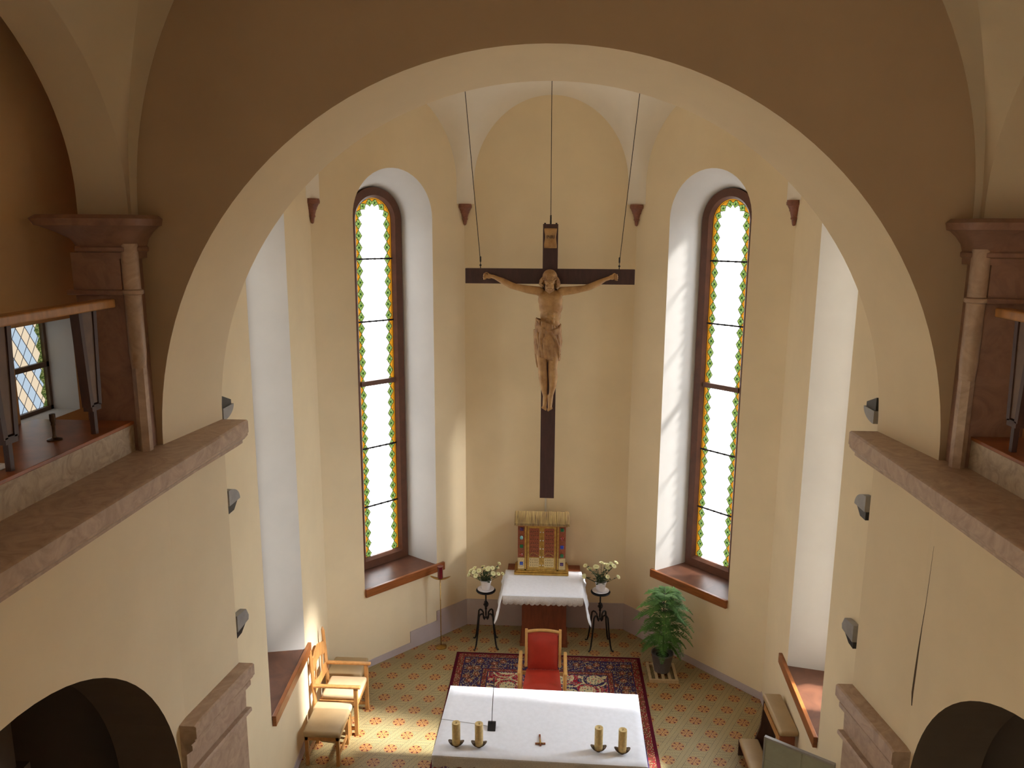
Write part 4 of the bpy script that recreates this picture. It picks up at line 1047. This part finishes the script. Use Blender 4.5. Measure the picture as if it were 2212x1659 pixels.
# ------------------------------------------------------------------ altar
AX0, AX1, AY0, AY1 = -1.03, 1.05, 6.89, 8.07
t = thing('altar', 'dark red wooden altar table under the white cloth, at the bottom centre', 'altar', (.01, 7.48, .013))
mb = MB(); mb.box((AX0, AY0, .94), (AX1, AY1, .99), .004); obj('table_top', mb, 'wood_red', t, world=True)
mb = MB(); mb.box((-.86, 7.08, .09), (.88, 7.92, .94)); obj('body', mb, 'wood_red', t, world=True)
mb = MB(); mb.box((-.92, 7.02, .013), (.94, 7.98, .09), .004); obj('base', mb, 'wood_red', t, world=True)
t = thing('altar_cloth', 'large white cloth with lace front edge spread over the altar table', 'cloth', (.01, 7.48, .99))
mb = MB(); r = .014
def edge_prof(n=5): return [(r*(1-math.cos(a*PI/2/n)) - r, r*math.sin(a*PI/2/n) - r) for a in range(n+1)]
xs = [AX0-.022] + [AX0-.018] + [AX0 + (AX1-AX0)*i/40 for i in range(41)] + [AX1+.018, AX1+.022]
ys = [AY0-.018] + [AY0 + (AY1-AY0)*i/24 for i in range(25)] + [AY1+.018, AY1+.022]
rows = []
for y in ys:
    row = []
    for x in xs:
        ex = max(0, AX0-x, x-AX1); ey = max(0, AY0-y, y-AY1); e = max(ex, ey)
        z_ = 1.0 - (0 if e < .001 else .014) + .0012*noise.noise(Vector((x*6, y*6, 0)))
        row.append((x, y, z_))
    rows.append(row)
mb.grid(rows)
def hang(a, b, depth, out, n, wav=.012, amp=.0, z0=.985):
    a, b = Vector(a), Vector(b); N = 80; rows = []
    for j in range(6):
        v = j/5; row = []
        for i in range(N+1):
            u = i/N; p = a.lerp(b, u) + Vector(out)*(wav*v*(1+math.sin(u*n*PI*2))*.5)
            row.append((p.x, p.y, z0 - depth*v + (amp*(1-abs(math.sin(u*n*PI))) if j == 5 else 0)))
        rows.append(row)
    mb.grid(rows)
hang((AX0-.022, AY0-.018), (AX0-.022, AY1+.022), .20, (-1, 0), 9)
hang((AX1+.022, AY0-.018), (AX1+.022, AY1+.022), .20, (1, 0), 9)
hang((AX0-.022, AY1+.022), (AX1+.022, AY1+.022), .15, (0, 1), 14)
c = obj('linen', mb, 'linen', t, world=True, smooth=True, autosmooth=60)
mb = MB(); hang((AX0-.022, AY0-.018), (AX1+.022, AY0-.018), .13, (0, -1), 15, .015, .03, .986)
c = obj('lace_trim', mb, 'lace', t, world=True, smooth=True); so = c.modifiers.new('thick', 'SOLIDIFY'); so.thickness = .003

for o in bpy.data.objects:
    if o.name in ('altar', 'altar_cloth'): o.rotation_euler.z = math.radians(-1.2)
def candle(x, y, lab, dx=0):
    t = thing('altar_candle', lab, 'candle', (x, y, 1.002), 0, 'yellow pillar candles on the altar')
    mb = MB(); mb.lathe([(.038, .022), (.0415, .026), (.0415, .255), (.040, .262), (.030, .262), (.012, .252), (0, .25)], seg=24); cd = obj('wax_pillar', mb, 'wax', t, smooth=True, autosmooth=35)
    mb = MB(); mb.tube([(0, 0, .25), (.001, 0, .268)], .0025, 6); obj('wick', mb, 'black', cd)
    mb = MB(); rows = []   # boat-shaped dish, rising to two points
    for i in range(21):
        a = -1+2*i/20
        rows.append([(a*.080, .050*s*math.sqrt(max(0, 1-a*a*.97)), .010 + .052*abs(a)**2.2 + .018*s*s*(1-a*a)) for s in (-1, -.6, -.2, .2, .6, 1)])
    mb.grid(rows); d = obj('dish', mb, 'bronze', t, smooth=True); so = d.modifiers.new('thick', 'SOLIDIFY'); so.thickness = .004
    mb = MB(); mb.lathe([(0, 0), (.022, 0), (.020, .010), (0, .012)], seg=16); obj('foot', mb, 'bronze', t, smooth=True, autosmooth=40)
candle(-.838, 7.03, 'yellow pillar candle in a bronze dish, at the left end of the altar')
candle(-.608, 7.03, 'yellow pillar candle in a bronze dish, next to the black microphone base')
candle(.588, 7.04, 'yellow pillar candle in a bronze dish, right of the small cross')
candle(.822, 7.02, 'yellow pillar candle in a bronze dish, at the right end of the altar')
t = thing('gooseneck_microphone', 'black gooseneck microphone on a small black base on the altar', 'microphone', (-.505, 7.345, 1.002))
mb = MB(); mb.prism([(-.055, 0), (.045, 0), (.045, .05), (.02, .055), (-.055, .012)], -.041, .041, 0); obj('base', mb, 'black', t)
mb = MB(); mb.tube([(0, .0, .02), (.003, .01, .16), (.010, .03, .32), (.014, .06, .42), (.015, .08, .46)], .0035, 8); obj('gooseneck', mb, 'black', t, smooth=True)
mb = MB(); mb.tube([(.015, .08, .46), (.015, .10, .50), (.015, .105, .51)], [.006, .007, .005], 8); obj('capsule', mb, 'black', t, smooth=True)
mb = MB(); mb.tube([(-.04, .02, .004), (-.14, .05, .002), (-.30, .075, .002), (-.45, .10, .002), (-.542, .115, .002), (-.552, .117, -.02), (-.560, .117, -.10)], .0022, 6); obj('cable', mb, 'steel', t, smooth=True)
t = thing('small_crucifix', 'small dark wooden crucifix lying on the altar between the candle pairs', 'crucifix', (.005, 7.13, 1.002), .06)
mb = MB(); mb.box((-.009, -.055, 0), (.009, .125, .012), .002); mb.box((-.052, -.030, .001), (.052, -.010, .013), .002); obj('cross', mb, 'wood_red', t)
mb = MB(); mb.tube([(0, -.03, .016), (0, .01, .018), (.0, .075, .014)], [.006, .008, .004], 8); mb.tube([(-.035, -.028, .015), (0, -.016, .017), (.035, -.028, .015)], .0035, 6); mb.ball((0, -.034, .019), .007, 1); obj('figure', mb, 'brass', t, smooth=True)

# ------------------------------------------------------------------ red chair
t = thing('red_armchair', 'beech armchair with red leather seat and back, behind the altar', 'chair', (.0, 9.2, .013))
mb = MB(); rows = []
for j in range(9):
    v = j/8; y = -.26 + .50*v
    rows.append([(x*(.245-.030*v)/.245, y, .44 - .02*v + .030*(1-(abs(x)/.245)**4)*(1-abs(2*v-1)**6)) for x in [(-.245+.49*k/12) for k in range(13)]])
mb.grid(rows); low = [[(p[0], p[1], .385) for p in r] for r in rows]; mb.grid(low)
for a, b in ((rows[0], low[0]), (rows[-1], low[-1])): mb.grid([a, b])
mb.grid([[r[0] for r in rows], [r[0] for r in low]]); mb.grid([[r[-1] for r in rows], [r[-1] for r in low]])
obj('seat', mb, 'red_leather', t, smooth=True, autosmooth=50)
mb = MB(); rows = []
for j in range(9):
    v = j/8; z_ = .42 + .45*v
    rows.append([(x, .245+.07*v - .028*(1-(abs(x)/.20)**4)*(1-abs(2*v-1)**4), z_ + .018*v*(1-(x/.2)**2)) for x in [(-.20+.40*k/12) for k in range(13)]])
mb.grid(rows); mb.grid([[(p[0], .29+.07*j/8, p[2]) for p in r] for j, r in enumerate(rows)])
b2 = [[(p[0], .29+.07*j/8, p[2]) for p in r] for j, r in enumerate(rows)]
mb.grid([rows[-1], b2[-1]]); mb.grid([rows[0], b2[0]]); mb.grid([[r[0] for r in rows], [r[0] for r in b2]]); mb.grid([[r[-1] for r in rows], [r[-1] for r in b2]])
obj('backrest', mb, 'red_leather', t, smooth=True, autosmooth=50)
mb = MB()
for s in (-1, 1): mb.obox((s*.222, .29, .70), (0, .165, 1), (1, 0, 0), (.50, .036, .036), .006)
rows_t = [(x, .328, .905 + .028*(1-(x/.23)**2)) for x in [(-.235+.47*k/16) for k in range(17)]]
mb.tube(rows_t, .021, 8, flat=.9)
obj('back_frame', mb, 'wood_light', t, smooth=True, autosmooth=40)
for s in (-1, 1):
    for y_, top in ((-.22, .64), (.24, .64)):
        mb = MB(); mb.tube([(s*.288, y_ + (.02 if y_ > 0 else -.01), 0), (s*.288, y_, .3), (s*.288, y_, top)], [.017, .020, .020], 4); obj('leg', mb, 'wood_light', t)
    mb = MB(); mb.box((s*.290-.022, -.275, .64), (s*.290+.022, .27, .668), .008); obj('armrest', mb, 'wood_light', t)
mb = MB(); mb.box((-.27, -.245, .345), (.27, -.225, .39)); mb.box((-.27, .225, .345), (.27, .245, .39))
for s in (-1, 1): mb.box((s*.275-.01, -.235, .345), (s*.275+.01, .235, .39)); 
obj('seat_frame', mb, 'wood_light', t)

# ------------------------------------------------------------------ seats by the left wall
def pad(mb, x0, x1, y0, y1, z0, z1, r=.03, dome=.012):
    mb.box((x0, y0, z0), (x1, y1, z1), r); return mb
def stool(lab, loc, w, d, h, mt, name='padded_stool'):
    t = thing(name, lab, 'stool', loc, 0, None)
    mb = MB(); pad(mb, -w/2, w/2, -d/2, d/2, h-.075, h, .028); obj('cushion', mb, mt, t, smooth=True, autosmooth=60)
    mb = MB(); mb.box((-w/2+.02, -d/2+.02, h-.12), (w/2-.02, d/2-.02, h-.074)); obj('apron', mb, 'wood_oak', t)
    for sx in (-1, 1):
        for sy in (-1, 1):
            mb = MB(); x_, y_ = sx*(w/2-.04), sy*(d/2-.04)
            mb.box((x_-.02, y_-.02, 0), (x_+.02, y_+.02, h-.075), .003); obj('leg', mb, 'wood_oak', t)
    for sx in (-1, 1): obj('stretcher', MB().box((sx*(w/2-.04)-.01, -d/2+.05, .10), (sx*(w/2-.04)+.01, d/2-.05, .135)), 'wood_oak', t)
    return t
stool('beige padded stool nearest the camera at the left wall', (-2.515, 8.17, 0), .44, .48, .45, 'beige_vinyl')
stool('narrow beige padded stool squeezed between the front stool and the wooden armchair', (-2.535, 8.50, 0), .46, .15, .43, 'cream_seat')
stool('beige padded stool behind the wooden armchair, farthest from the camera', (-2.575, 9.36, 0), .46, .42, .45, 'beige_vinyl')

t = thing('wooden_armchair', 'oak armchair with carved open back and tan seat at the left wall', 'chair', (-2.50, 8.83, 0))
mb = MB(); pad(mb, -.215, .255, -.205, .225, .41, .485, .03); obj('seat', mb, 'cream_seat', t, smooth=True, autosmooth=60)
mb = MB(); mb.box((-.24, -.22, .35), (.24, .235, .41)); obj('seat_frame', mb, 'wood_oak', t)
for s, y_ in ((-1, -.285), (1, .25)):
    mb = MB(); mb.tube([(-.27, y_, 0), (-.27, y_, .45), (-.285, y_, .8), (-.305, y_, 1.10), (-.31, y_, 1.14)], [.024, .026, .024, .022, .006], 4); obj('back_post', mb, 'wood_oak', t)
    mb = MB(); mb.box((.215, y_-.022, 0), (.262, y_+.022, .63), .004); obj('leg', mb, 'wood_oak', t)
    mb = MB(); mb.box((-.29, y_-.028, .63), (.30, y_+.028, .662), .012); obj('armrest', mb, 'wood_oak', t)
    mb = MB(); mb.box((-.27, y_-.012, .07), (.25, y_+.012, .11)); obj('stretcher', mb, 'wood_oak', t)
# carved crest and lower rail, profile in (y, z)
def board(prof, x0, x1, name):
    mb = MB(); mb.prism(prof, x0, x1, 0); obj(name, mb, 'wood_oak', t)
top = [(-.27, .92), (-.22, .98), (-.17, .985), (-.12, 1.02), (-.017, 1.05), (.08, 1.02), (.13, .985), (.18, .98), (.235, .92)]
bot = [(.235, .80), (.17, .80), (.13, .835), (.06, .86), (-.017, .865), (-.095, .86), (-.16, .835), (-.20, .80), (-.27, .80)]
board(top + bot, -.305, -.285, 'crest_board')
board([(-.27, .66), (-.20, .67), (-.12, .64), (-.017, .62), (.08, .64), (.17, .67), (.235, .66), (.235, .53), (-.27, .53)], -.288, -.268, 'lower_rail')
for y_ in (-.15, -.017, .115):
    mb = MB(); mb.prism([(y_-.012, .62), (y_+.012, .62), (y_+.012, .86), (y_-.012, .86)], -.298, -.282, 0); 
    if y_ != -.017: obj('back_spindle', mb, 'wood_oak', t)
    else: mb.bm.free()

# ------------------------------------------------------------------ kneeler by the right wall
t = thing('prie_dieu', 'dark wooden kneeling bench with padded armrest and knee pad at the right wall', 'kneeler', (2.60, 8.1, 0))
mb = MB(); pad(mb, 2.585, 2.80, 7.76, 8.50, .735, .80, .028); obj('arm_pad', mb, 'beige_vinyl', t, smooth=True, world=True, autosmooth=60)
mb = MB(); pad(mb, 2.33, 2.56, 7.72, 8.43, .19, .25, .028); obj('knee_pad', mb, 'beige_vinyl', t, smooth=True, world=True, autosmooth=60)
for y_ in (7.80, 8.46):
    mb = MB(); mb.prism([(2.34, 0), (2.76, 0), (2.76, .735), (2.60, .735), (2.58, .40), (2.52, .19), (2.34, .19)], y_-.014, y_+.014, 1); obj('side_panel', mb, 'wood_dark' if y_ > 8 else 'wood_red', t, world=True)
mb = MB(); mb.box((2.615, 7.81, .60), (2.77, 8.45, .62)); mb.box((2.60, 7.81, .62), (2.62, 8.45, .70)); obj('book_shelf', mb, 'wood_oak', t, world=True)
mb = MB(); mb.box((2.35, 7.81, .14), (2.54, 8.45, .19)); obj('kneeling_board', mb, 'wood_red', t, world=True)

# ------------------------------------------------------------------ standing panel, cut by the lower edge of the picture
A = Vector((2.096, 6.664, 0)); B = Vector((2.615, 6.298, 0)); t_ = (B-A).normalized(); ang = math.atan2(t_.y, t_.x); Cc = (A+B)/2; Lw = (B-A).length
t = thing('standing_panel', 'grey-green standing panel with thin ribs, at the bottom right beside the kneeler', 'panel', (Cc.x, Cc.y, 0), ang)
mb = MB(); mb.box((-Lw/2+.01, -.012, .12), (Lw/2-.01, .012, 1.49)); obj('panel_sheet', mb, 'grey_cloth', t)
mb = MB(); mb.box((-Lw/2, -.018, 1.485), (Lw/2, .018, 1.505), .003); obj('top_rail', mb, 'steel', t)
for x_ in (-Lw/2+.006, .02, Lw/2-.006): obj('upright_rib', MB().box((x_-.007, -.016, 0), (x_+.007, .016, 1.49)), 'steel' if abs(x_) > .1 else 'grey_cloth', t)
for z_ in (1.27, .75): obj('cross_rib', MB().box((-Lw/2, -.015, z_-.006), (Lw/2, .015, z_+.006)), 'grey_cloth', t)
for x_ in (-Lw/2+.06, Lw/2-.06): obj('foot', MB().box((x_-.02, -.14, 0), (x_+.02, .14, .025), .004), 'steel', t)

# ------------------------------------------------------------------ things on the left gallery shelf
t = thing('shelf_candlestick', 'small dark metal candlestick on the left gallery shelf', 'candlestick', (-3.10, 4.70, 4.771))
mb = MB(); mb.lathe([(0, 0), (.045, .0), (.045, .006), (.014, .016), (.010, .03), (.0095, .09), (.014, .10), (.012, .11), (.018, .13), (.018, .17), (.010, .172), (0, .172)], seg=18); obj('stem', mb, 'bronze', t, smooth=True, autosmooth=40)
mb = MB(); mb.box((-3.16, 3.86, 4.771), (-2.99, 4.10, 4.80), .006); tag(obj('folded_white_cloth', mb, 'paper'), 'folded white cloth at the left picture edge on the gallery shelf', 'cloth')
print('objects', len(bpy.data.objects))
